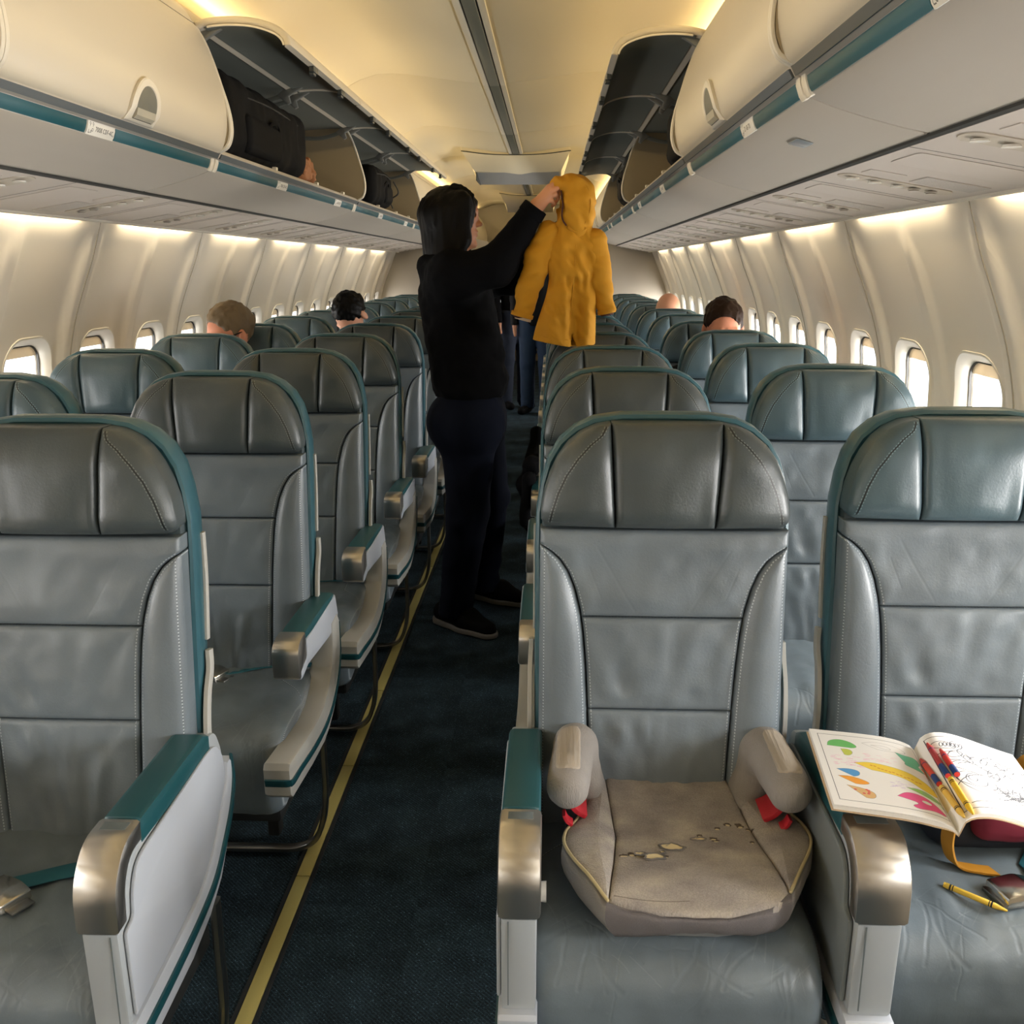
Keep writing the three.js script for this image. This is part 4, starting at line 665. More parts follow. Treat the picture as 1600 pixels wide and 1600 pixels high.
{
  const W = thing('person', 'woman in black hoodie and dark jeans standing in the aisle, holding up a yellow coat', 'person', [0, 0, 0]);
  const Z = -3.6;
  // head, in profile towards +x
  const head = (x, y, z) => {
    const dz = z - Z; let d = ellip(x, y, z, [-0.082, 1.598, Z], [0.092, 0.085, 0.074]);
    d = smin(d, ellip(x, y, z, [-0.030, 1.585, Z], [0.052, 0.072, 0.062]), 0.02);          // face mass
    d = smin(d, ellip(x, y, z, [-0.028, 1.515, Z], [0.044, 0.042, 0.046]), 0.025);         // jaw
    d = smin(d, ellip(x, y, z, [0.004, 1.483, Z], [0.016, 0.014, 0.02]), 0.014);            // chin
    d = smin(d, capsule(x, y, z, [0.010, 1.588, Z], [0.026, 1.556, Z], 0.006, 0.0085), 0.010); // nose
    d = smin(d, ellip(x, y, z, [0.030, 1.553, Z], [0.010, 0.008, 0.009]), 0.006);
    for (const s of [-1, 1]) { d = smin(d, ellip(x, y, z, [0.020, 1.549, Z + s * 0.010], [0.009, 0.006, 0.007]), 0.005); d = smin(d, capsule(x, y, z, [0.012, 1.600, Z + s * 0.012], [0.000, 1.602, Z + s * 0.045], 0.008, 0.006), 0.012); d = Math.max(d, -ellip(x, y, z, [0.012, 1.584, Z + s * 0.032], [0.010, 0.009, 0.014]) * 0.8); d = smin(d, ellip(x, y, z, [-0.085, 1.575, Z + s * 0.074], [0.016, 0.030, 0.009]), 0.006); }
    d = smin(d, ellip(x, y, z, [0.014, 1.5285, Z], [0.010, 0.0055, 0.022]), 0.004); d = smin(d, ellip(x, y, z, [0.013, 1.515, Z], [0.010, 0.0065, 0.020]), 0.004);
    d = Math.max(d, -ellip(x, y, z, [0.026, 1.5218, Z], [0.006, 0.0016, 0.018]));
    return smin(d, capsule(x, y, z, [-0.07, 1.52, Z], [-0.085, 1.40, Z], 0.056, 0.062), 0.03);
  };
  const ra = { s: [-0.045, 1.375, -3.42], e: [0.098, 1.405, -3.40], w: [0.232, 1.596, -3.385] }, la = { s: [-0.03, 1.375, -3.78], e: [0.17, 1.37, -3.70], w: [0.355, 1.555, -3.50] };
  const L = { r: { h: [-0.015, 0.86, -3.52], k: [-0.02, 0.50, -3.545], a: [-0.085, 0.09, -3.615] }, l: { h: [0.0, 0.86, -3.70], k: [0.045, 0.50, -3.79], a: [0.005, 0.09, -3.935] } };
  const body = (x, y, z) => { let d = capsule(x, y, z, [-0.03, 1.0, Z], [-0.055, 1.33, Z], 0.085, 0.095, 1.15); d = smin(d, capsule(x, y, z, [-0.07, 1.34, Z], [-0.082, 1.50, Z], 0.07, 0.05), 0.05); for (const a of [ra, la]) { d = smin(d, capsule(x, y, z, a.s, a.e, 0.048, 0.038), 0.04); d = smin(d, capsule(x, y, z, a.e, a.w, 0.038, 0.025), 0.02); } for (const l of [L.r, L.l]) { d = smin(d, capsule(x, y, z, l.h, l.k, 0.066, 0.05), 0.02); d = smin(d, capsule(x, y, z, l.k, l.a, 0.05, 0.035), 0.02); } return d; };
  const hr = handField([0.240, 1.604, -3.388], { f: [
    [[0.279, 1.661, -3.372], [0.303, 1.676, -3.368], [0.313, 1.664, -3.382], [0.307, 1.651, -3.391]], [[0.281, 1.648, -3.366], [0.306, 1.657, -3.362], [0.315, 1.646, -3.376], [0.308, 1.634, -3.386]],
    [[0.277, 1.633, -3.366], [0.300, 1.637, -3.362], [0.309, 1.627, -3.374], [0.303, 1.617, -3.384]], [[0.268, 1.619, -3.370], [0.289, 1.619, -3.366], [0.297, 1.610, -3.376], [0.291, 1.603, -3.385]]],
    t: [[0.246, 1.615, -3.398], [0.272, 1.650, -3.408], [0.300, 1.668, -3.404], [0.318, 1.668, -3.396]] }, 1, 1);
  const hl = handField([0.362, 1.562, -3.497], { f: [0, 1, 2, 3].map((i) => [[0.39 - i * 0.005, 1.60 - i * 0.016, -3.465], [0.412 - i * 0.004, 1.612 - i * 0.017, -3.448], [0.418 - i * 0.004, 1.60 - i * 0.017, -3.432], [0.41, 1.588 - i * 0.016, -3.426]]), t: [[0.365, 1.575, -3.49], [0.375, 1.61, -3.465], [0.395, 1.622, -3.44], [0.408, 1.62, -3.428]] }, -1, 1);
  part('body', merge([nets(body, [-0.2, 0.05, -4.02], [0.42, 1.47, -3.3], 0.014), nets(head, [-0.19, 1.38, -3.69], [0.05, 1.70, -3.51], 0.0038), nets(hr, [0.21, 1.57, -3.43], [0.335, 1.70, -3.34], 0.003), nets(hl, [0.33, 1.5, -3.53], [0.44, 1.64, -3.4], 0.0032)]), M.skin, W);
  const hoodie = (x, y, z) => {
    let d = capsule(x, y, z, [-0.012, 1.0, Z], [-0.058, 1.30, Z], 0.142, 0.136, 1.32);
    d = smin(d, capsule(x, y, z, [-0.065, 1.36, -3.72], [-0.065, 1.36, -3.48], 0.09, 0.09), 0.05);
    d = smin(d, ellip(x, y, z, [-0.125, 1.405, Z], [0.075, 0.055, 0.10]), 0.03);                       // hood lying on the neck
    for (const a of [ra, la]) { d = smin(d, capsule(x, y, z, a.s, a.e, 0.082, 0.066), 0.05); d = smin(d, capsule(x, y, z, a.e, [lerp(a.e[0], a.w[0], 0.93), lerp(a.e[1], a.w[1], 0.93), lerp(a.e[2], a.w[2], 0.93)], 0.066, 0.041), 0.03); }
    d += 0.006 * noise(x * 16, y * 22, z * 14) + 0.003 * noise(x * 40, y * 55, z * 36);
    d = Math.max(d, 0.935 + 0.01 * noise(z * 12, 1) - y);
    for (const a of [ra, la]) { const n = [a.w[0] - a.e[0], a.w[1] - a.e[1], a.w[2] - a.e[2]], l = Math.hypot(...n); const t = ((x - a.w[0]) * n[0] + (y - a.w[1]) * n[1] + (z - a.w[2]) * n[2]) / l; if (t > -0.1 && Math.hypot(x - a.w[0], y - a.w[1], z - a.w[2]) < 0.12) d = Math.max(d, t - 0.004); }
    return d;
  };
  part('hoodie', nets(hoodie, [-0.24, 0.92, -3.88], [0.40, 1.64, -3.3], 0.0085), M.hoodie, W, 'loose black hooded sweatshirt');
  part('cuff', crease(loft([-0.03, -0.028, 0.004, 0.006].map((o, k) => { const n = new V3(ra.w[0] - ra.e[0], ra.w[1] - ra.e[1], ra.w[2] - ra.e[2]).normalize(), u = new V3(0, 0, 1).cross(n).normalize(), v = n.clone().cross(u), r = [0.043, 0.0455, 0.043, 0.038][k]; return Array.from({ length: 20 }, (_, i) => { const t = i / 20 * TAU; return [ra.w[0] + n.x * o + (u.x * Math.cos(t) + v.x * Math.sin(t)) * r, ra.w[1] + n.y * o + (u.y * Math.cos(t) + v.y * Math.sin(t)) * r, ra.w[2] + n.z * o + (u.z * Math.cos(t) + v.z * Math.sin(t)) * r]; }); })), 0.6), M.hoodie, W);
  const jeans = (x, y, z) => {
    let d = capsule(x, y, z, [-0.015, 0.84, -3.53], [-0.015, 0.84, -3.68], 0.138, 0.138);
    d = smin(d, ellip(x, y, z, [-0.075, 0.84, -3.6], [0.10, 0.10, 0.15]), 0.04);
    for (const l of [L.r, L.l]) { d = smin(d, capsule(x, y, z, l.h, l.k, 0.108, 0.078), 0.03); d = smin(d, capsule(x, y, z, l.k, [l.a[0], 0.06, l.a[2]], 0.078, 0.066), 0.03); }
    d += 0.005 * noise(x * 14, y * 20, z * 14) + 0.003 * noise(x * 30, y * 70, z * 30) * sstep(0.35, 0.1, y);
    return Math.max(d, 0.055 - y, y - 0.985);
  };
  part('jeans', nets(jeans, [-0.22, 0.04, -4.05], [0.17, 1.0, -3.35], 0.010), M.jeans, W, 'loose dark navy jeans');
  for (const [a, t, dx] of [[[-0.135, 0.05, -3.665], [0.055, 0.03, -3.515], 0], [[-0.02, 0.05, -3.985], [0.165, 0.03, -3.885], 1]]) {
    const m = [lerp(a[0], t[0], 0.55), 0.048, lerp(a[2], t[2], 0.55)];
    const sh = (x, y, z) => { let d = smin(capsule(x, y, z, a, m, 0.042, 0.046), capsule(x, y, z, m, t, 0.046, 0.034), 0.03); d = smin(d, capsule(x, y, z, [a[0] + 0.03, 0.07, a[2] + 0.012], [a[0] + 0.045, 0.13, a[2] + 0.02], 0.042, 0.04), 0.03); return Math.max(d, 0.022 - y); };
    const so = (x, y, z) => { const k = smin(capsule(x, 0.03, z, [a[0], 0.03, a[2]], [m[0], 0.03, m[2]], 0.045, 0.048), capsule(x, 0.03, z, [m[0], 0.03, m[2]], [t[0], 0.03, t[2]], 0.048, 0.040), 0.03); return Math.max(k, y - 0.024 - 0.006 * Math.max(0, (a[0] + 0.05 - x) * 10), 0.003 - y); };
    const S = part('shoe', nets(sh, [a[0] - 0.08, 0, a[2] - 0.09], [t[0] + 0.06, 0.19, t[2] + 0.09], 0.006), M.shoe, W);
    part('sole', nets(so, [a[0] - 0.08, -0.004, a[2] - 0.09], [t[0] + 0.07, 0.05, t[2] + 0.09], 0.005), M.sole, S, 'pale rubber sole');
  }
  const hair = (x, y, z) => {
    const dz = z - Z; let d = ellip(x, y, z, [-0.078, 1.594, Z], [0.108, 0.094, 0.094]);
    d = smin(d, capsule(x, y, z, [-0.125, 1.58, Z], [-0.118, 1.41, Z], 0.066, 0.055, 1.35), 0.03);
    d = smin(d, capsule(x, y, z, [-0.03, 1.63, Z + 0.062], [-0.028, 1.50, Z + 0.066], 0.036, 0.030), 0.02);
    d = smin(d, capsule(x, y, z, [-0.03, 1.50, Z + 0.066], [-0.045, 1.42, Z + 0.085], 0.030, 0.022), 0.02);
    d = smin(d, capsule(x, y, z, [-0.085, 1.60, Z + 0.070], [-0.085, 1.42, Z + 0.078], 0.036, 0.036), 0.03);
    d = smin(d, capsule(x, y, z, [-0.03, 1.63, Z - 0.062], [-0.035, 1.45, Z - 0.07], 0.034, 0.026), 0.02);
    for (let i = 0; i < 6; i++) d = smin(d, ellip(x, y, z, [-0.06 + i * 0.013, 1.682 - i * i * 0.0013, Z + 0.035], [0.011, 0.010, 0.012]), 0.006);
    d += 0.0022 * noise(x * 90, y * 14, z * 90) + 0.0015 * noise(x * 160, y * 24, z * 160);
    d = Math.max(d, -(ellip(x, y, z, [0.052, 1.545, Z], [0.052, 0.098, 0.070])));
    return d;
  };
  part('hair', nets(hair, [-0.22, 1.33, -3.75], [0.06, 1.71, -3.45], 0.0055), M.hairBlack, W, 'long straight black hair with a small braid');
}
// ---------------------------------------------------------------- the child's coat, hanging from her hands, its back towards the camera
{
  const C = thing('coat', 'mustard yellow hooded child coat held up by the standing woman', 'coat', [0, 0, 0]);
  const clothBump = dataTex(128, 128, (x, y) => 0.5 + 0.3 * (hash(x, y, 5) - 0.5) + 0.12 * Math.sin((x + y) * 0.8)); clothBump.repeat.set(30, 30);
  M.coat = new THREE.MeshPhysicalMaterial({ color: '#bb8208', roughness: 0.85, sheen: 0.25, sheenRoughness: 0.6, sheenColor: new THREE.Color('#c89030'), bumpMap: clothBump, bumpScale: 0.0006 }); M.lining = std('#3d1a10', 0.9); M.ribbon = std('#b9a48a', 0.8);
  const ZC = -3.40;
  const bodyF = (x, y, z) => {
    const cx = lerp(0.334, 0.366, sstep(1.12, 1.40, y)), t = clamp((1.53 - y) / 0.40, 0, 1);
    const hw = y > 1.45 ? lerp(0.100, 0.055, sstep(1.45, 1.555, y)) : y > 1.36 ? lerp(0.084, 0.100, sstep(1.36, 1.45, y)) : lerp(0.110, 0.084, sstep(1.13, 1.36, y));
    const th = 0.034 + 0.010 * sstep(1.36, 1.2, y);
    const u = (x - cx) / hw, gather = Math.exp(-Math.pow((y - 1.355) / 0.022, 2));
    const fold = 0.020 * noise(x * 24 + 3, y * 5, 1) * sstep(1.38, 1.27, y) + 0.012 * noise(x * 34 + 9, y * 7, 4) * sstep(1.33, 1.45, y) + gather * 0.0035 * Math.sin(x * 230 + 2 * noise(x * 20, 3)) - gather * 0.007 + 0.005 * noise(x * 60 + y * 30, y * 34, 7);
    const bulge = Math.sqrt(Math.max(0, 1 - u * u)); let d = Math.max(Math.abs(z - ZC - fold) - th * bulge - 0.004, (Math.abs(u) - 1) * hw) * 0.75;
    const hem = 1.135 + 0.016 * (x - cx) / hw * 0 + 0.03 * Math.abs(u - 0.25) * 0.5 - 0.004 * u; d = Math.max(d, hem - y, y - 1.56);
    const vent = Math.abs(x - 0.362 - (1.18 - y) * 0.12) - 0.010 * sstep(1.185, 1.13, y); if (y < 1.185 && z > ZC) d = Math.max(d, -vent);
    return d;
  };
  const b = part('coat_body', nets(bodyF, [0.20, 1.11, -3.48], [0.48, 1.58, -3.33], 0.0045), M.coat, C);
  // hem and back seam as raised piping
  part('back_seam', tube([1.53, 1.47, 1.41, 1.37, 1.33, 1.27, 1.21, 1.185].map((y) => { const x = lerp(0.352, 0.372, sstep(1.15, 1.5, y)); let z = -3.34; while (z > -3.44 && bodyF(x, y, z) > 0) z -= 0.001; return [x, y, z + 0.0005]; }), 0.0016, 6, 40), M.coat, b);
  const hemPts = []; for (let i = 0; i <= 16; i++) { const x = lerp(0.236, 0.428, i / 16), cx = 0.336, u = (x - cx) / 0.11, y = 1.158 + 0.015 * Math.abs(u - 0.25); let z = -3.33; while (z > -3.44 && bodyF(x, y, z) > 0) z -= 0.001; hemPts.push([x, y, z]); }
  part('hem_stitch', tube(hemPts, 0.0014, 6, 40), M.coat, b);
  const sleeve = (pts, r, sgn) => {
    const f = (x, y, z) => { let d = 1e9; for (let i = 1; i < pts.length; i++) d = smin(d, capsule(x, y, ZC + (z - ZC) / 0.72, [pts[i - 1][0], pts[i - 1][1], ZC], [pts[i][0], pts[i][1], ZC], r[i - 1], r[i]), 0.012); d += 0.005 * noise(x * 20 - y * 24 * sgn, y * 14, 3) + 0.0045 * noise(x * 34 + y * 44 * sgn, y * 50, 6); const e = pts[pts.length - 1], p = pts[pts.length - 2], n = [e[0] - p[0], e[1] - p[1]], l = Math.hypot(...n); return Math.max(d * 0.8, ((x - e[0]) * n[0] + (y - e[1]) * n[1]) / l); };
    const xs = pts.map((p) => p[0]), m = part('sleeve', nets(f, [Math.min(...xs) - 0.07, pts[pts.length - 1][1] - 0.03, -3.46], [Math.max(...xs) + 0.07, pts[0][1] + 0.06, -3.34], 0.0045), M.coat, C);
    const e = pts[pts.length - 1], p = pts[pts.length - 2], n = new V3(e[0] - p[0], e[1] - p[1], 0).normalize(), u = new V3(-n.y, n.x, 0), R = r[r.length - 1];
    const ring = (o, k) => Array.from({ length: 24 }, (_, i) => { const t = i / 24 * TAU; return [e[0] + n.x * o + u.x * Math.cos(t) * R * k, e[1] + n.y * o + u.y * Math.cos(t) * R * k, ZC + Math.sin(t) * R * k * 0.74]; });
    part('cuff', crease(loft([ring(-0.012, 1.03), ring(-0.010, 1.07), ring(0.002, 1.06), ring(0.003, 0.95), ring(-0.006, 0.9)], { caps: false }), 0.6), M.coat, m);
    part('cuff_lining', crease(loft([ring(-0.004, 0.92), ring(0.009, 0.72)]), 0.6), M.lining, m, 'dark red lining in the cuff');
    if (sgn < 0) part('lining_ribbon', crease(loft([ring(0.004, 0.80), ring(0.014, 0.78), ring(0.014, 0.74), ring(0.004, 0.74)].map((q) => q.map((v) => [v[0] + 0.006, v[1], v[2]])), { loop: true }), 0.6), M.ribbon, m);
  };
  sleeve([[0.278, 1.508], [0.246, 1.435], [0.214, 1.335], [0.188, 1.238]], [0.050, 0.047, 0.040, 0.037], -1);
  sleeve([[0.430, 1.490], [0.450, 1.41], [0.466, 1.33], [0.482, 1.250]], [0.044, 0.041, 0.034, 0.030], 1);
  const hoodF = (x, y, z) => {
    let d = ellip(x, y, z, [0.372, 1.605, ZC], [0.066, 0.090, 0.068]); d = smin(d, ellip(x, y, z, [0.345, 1.672, ZC], [0.058, 0.030, 0.052]), 0.02);
    d = smin(d, capsule(x, y, ZC + (z - ZC) / 0.8, [0.36, 1.565, ZC], [0.372, 1.53, ZC], 0.058, 0.045), 0.03);
    d = Math.max(d, -ellip(x, y, z, [0.296, 1.60, ZC + 0.012], [0.030, 0.062, 0.05]));                // opening, towards her
    d += 0.006 * noise(x * 26, y * 14, z * 26) + 0.005 * noise(x * 44 + y * 30, y * 30, 3);
    return d;
  };
  const h = part('hood', nets(hoodF, [0.27, 1.47, -3.48], [0.45, 1.73, -3.31], 0.0042), M.coat, C);
  const rim = [[0.318, 1.650], [0.322, 1.625], [0.325, 1.60], [0.322, 1.575], [0.326, 1.555], [0.338, 1.538]].map(([x, y]) => { let z = -3.31; while (z > -3.44 && hoodF(x + 0.004, y, z) > 0) z -= 0.001; return [x, y, z + 0.001]; });
  part('hood_edge', bar(rim, [0, 0, 1], 0.012, 0.005, 30, 0.5), M.lining, h, 'dark inner edge of the hood');
  part('hood_seam', tube([[0.382, 1.69], [0.405, 1.66], [0.416, 1.62], [0.414, 1.58], [0.400, 1.545]].map(([x, y]) => { let z = -3.31; while (z > -3.44 && hoodF(x, y, z) > 0) z -= 0.001; return [x, y, z + 0.0005]; }), 0.0016, 6, 40), M.coat, h);
  part('collar_edge', tube([[0.345, 1.532], [0.362, 1.522], [0.382, 1.520], [0.402, 1.528]].map(([x, y]) => [x, y, -3.362]), 0.005, 8, 30), M.coat, C);
}
// ---------------------------------------------------------------- seated passengers
function passenger(label, [x, y, z], { yaw = 0, pitch = 0.6, hair, skin, shirt, bald = false, glasses = false, shoulder = 0 }) {
  const t = thing('person', label, 'person', [x, 0, z], 'seated passengers');
  // head frame: local origin at the head centre, face +z, turned by yaw and bowed by pitch
  const cy = Math.cos(yaw), sy = Math.sin(yaw), cp = Math.cos(pitch), sp = Math.sin(pitch), HY = y - 0.105;
  const toHead = (X, Y, Z) => { const a = X * cy - Z * sy, c = X * sy + Z * cy, b = Y - HY; return [a, b * cp + c * sp, c * cp - b * sp]; };
  const hd = (X, Y, Z) => {
    const [a, b, c] = toHead(X, Y, Z);
    let d = ellip(a, b, c, [0, 0.018, -0.018], [0.074, 0.088, 0.094]); d = smin(d, ellip(a, b, c, [0, -0.02, 0.03], [0.058, 0.08, 0.056]), 0.025); d = smin(d, ellip(a, b, c, [0, -0.085, 0.045], [0.040, 0.034, 0.038]), 0.03);
    d = smin(d, capsule(a, b, c, [0, -0.005, 0.083], [0, -0.04, 0.100], 0.008, 0.012), 0.012);
    for (const s of [-1, 1]) { d = smin(d, ellip(a, b, c, [s * 0.078, -0.02, -0.012], [0.010, 0.032, 0.018]), 0.006); d = Math.max(d, -ellip(a, b, c, [s * 0.032, -0.008, 0.092], [0.016, 0.010, 0.012])); d = smin(d, ellip(a, b, c, [s * 0.032, -0.009, 0.079], [0.011, 0.008, 0.006]), 0.002); d = smin(d, capsule(a, b, c, [s * 0.014, 0.012, 0.086], [s * 0.05, 0.010, 0.070], 0.007, 0.006), 0.012); }
    d = smin(d, ellip(a, b, c, [0, -0.068, 0.083], [0.022, 0.008, 0.008]), 0.005);
    return d;
  };
  const neck = [0, y - 0.25, -0.10], body = (X, Y, Z) => { let d = capsule(X, Y, Z, neck, [0, HY - 0.03, -0.03], 0.055, 0.055); d = smin(d, capsule(X, Y, Z, [0, 0.58, -0.16], [0, y - 0.36, -0.13], 0.11, 0.10, 0.9), 0.05); for (const s of [-1, 1]) { d = smin(d, capsule(X, Y, Z, [s * 0.16, y - 0.36, -0.12], [s * 0.19, 0.72, -0.02], 0.046, 0.038), 0.05); d = smin(d, capsule(X, Y, Z, [s * 0.19, 0.72, -0.02], [s * 0.06, 0.62, 0.13], 0.038, 0.028), 0.02); d = smin(d, capsule(X, Y, Z, [s * 0.09, 0.565, -0.12], [s * 0.10, 0.545, 0.16], 0.065, 0.05), 0.04); d = smin(d, capsule(X, Y, Z, [s * 0.10, 0.53, 0.16], [s * 0.10, 0.10, 0.13], 0.045, 0.035), 0.02); } return d; };
  part('body', merge([nets(hd, [-0.15, y - 0.30, -0.16], [0.15, y + 0.03, 0.16], 0.005), nets(body, [-0.26, 0.05, -0.3], [0.26, y - 0.1, 0.26], 0.016)]), skin, t);
  const jacket = (X, Y, Z) => { let d = capsule(X, Y, Z, [0, 0.6, -0.16], [0, y - 0.37, -0.13], 0.135, 0.125); d = smin(d, capsule(X, Y, Z, [-0.14, y - 0.345 - shoulder * 0.02, -0.12], [0.14, y - 0.345 + shoulder, -0.12], 0.075, 0.075), 0.05); for (const s of [-1, 1]) { d = smin(d, capsule(X, Y, Z, [s * 0.165, y - 0.36 + (s > 0 ? shoulder : 0), -0.12], [s * 0.195, 0.72, -0.02], 0.062, 0.052), 0.04); d = smin(d, capsule(X, Y, Z, [s * 0.195, 0.72, -0.02], [s * 0.08, 0.63, 0.11], 0.052, 0.042), 0.02); } d = Math.max(d + 0.004 * noise(X * 20, Y * 20, Z * 20), -(capsule(X, Y, Z, [0, y - 0.3, -0.1], [0, y, -0.05], 0.06, 0.07))); return d; };
  part('jacket', nets(jacket, [-0.29, 0.45, -0.32], [0.29, y - 0.12, 0.2], 0.013), shirt, t);
  part('trousers', nets((X, Y, Z) => { let d = 1e9; for (const s of [-1, 1]) { d = smin(d, capsule(X, Y, Z, [s * 0.085, 0.575, -0.14], [s * 0.105, 0.555, 0.16], 0.08, 0.062), 0.03); d = smin(d, capsule(X, Y, Z, [s * 0.105, 0.54, 0.16], [s * 0.10, 0.08, 0.13], 0.058, 0.05), 0.02); } return Math.max(d, 0.06 - Y); }, [-0.22, 0.05, -0.25], [0.22, 0.68, 0.26], 0.014), M.jeans, t);
  for (const s of [-1, 1]) part('shoe', nets((X, Y, Z) => Math.max(capsule(X, Y, Z, [s * 0.1, 0.045, 0.11], [s * 0.105, 0.035, 0.25], 0.042, 0.036), 0.004 - Y), [s * 0.1 - 0.06, 0, 0.05], [s * 0.1 + 0.06, 0.1, 0.31], 0.01), M.shoe, t);
  if (!bald) part('hair', nets((X, Y, Z) => { const [a, b, c] = toHead(X, Y, Z); let d = ellip(a, b, c, [0, 0.028, -0.022], [0.082, 0.092, 0.098]); d += 0.006 * noise(a * 45, b * 30, c * 45) + 0.004 * noise(a * 110, b * 60, c * 110); d = Math.max(d, -ellip(a, b, c, [0, -0.03, 0.088], [0.080, 0.098, 0.080])); for (const s of [-1, 1]) d = Math.max(d, -ellip(a, b, c, [s * 0.082, -0.025, -0.008], [0.03, 0.036, 0.024])); return Math.max(d, -0.075 - b - 0.2 * c); }, [-0.16, y - 0.28, -0.17], [0.16, y + 0.04, 0.16], 0.006), hair, t);
  else part('hair', nets((X, Y, Z) => { const [a, b, c] = toHead(X, Y, Z); let d = ellip(a, b, c, [0, 0.012, -0.022], [0.079, 0.086, 0.097]) + 0.002 * noise(a * 90, b * 50, c * 90); d = Math.max(d, b - 0.015, -ellip(a, b, c, [0, -0.04, 0.085], [0.09, 0.12, 0.085])); return Math.max(d, -0.07 - b); }, [-0.16, y - 0.28, -0.17], [0.16, y + 0.04, 0.16], 0.006), hair, t);
  if (glasses) {
    const back = (a, b, c) => { const Y1 = b * cp - c * sp, Z1 = b * sp + c * cp; return [a * cy + Z1 * sy, Y1 + HY, -a * sy + Z1 * cy]; };
    part('glasses', merge([...[-1, 1].map((s) => tube([back(s * 0.062, -0.004, 0.085), back(s * 0.078, 0.0, 0.03), back(s * 0.083, 0.002, -0.01)], 0.0024, 6, 16)), ...[-1, 1].map((s) => { const q = []; for (let i = 0; i < 14; i++) { const th = i / 14 * TAU; q.push(back(s * 0.034 + 0.026 * Math.cos(th), -0.012 + 0.019 * Math.sin(th), 0.100)); } return tube(q, 0.002, 5, 40, true); }), tube([back(-0.008, -0.006, 0.102), back(0.008, -0.006, 0.102)], 0.002, 5, 4)]), M.dark2, t, 'thin dark spectacles');
  }
  return t;
}
passenger('greying man in a black jacket and spectacles bowed over behind the left seats', [-1.025, 1.251, -3.93], { yaw: -0.7, pitch: 0.28, hair: M.hairGrey, skin: M.skinRed, shirt: M.blackCloth, glasses: true, shoulder: 0.055 });
passenger('dark haired man by the right windows, only brow and hair showing over a seat', [1.012, 1.265, -4.13], { yaw: -0.1, pitch: 0.24, hair: M.hairBrown, skin: M.skinRed, shirt: M.dark2 });
passenger('passenger with black hair showing over a seat in the left block', [-0.785, 1.262, -5.2], { yaw: -0.5, pitch: 1.0, hair: M.hairBlack, skin: M.skinPale, shirt: M.blackCloth });
passenger('bald passenger whose bare head shows over a far right seat', [1.02, 1.238, -6.15], { yaw: 0, pitch: 0.7, hair: std('#b09a86', 0.7), skin: M.skinPale, shirt: M.dark2, bald: true });
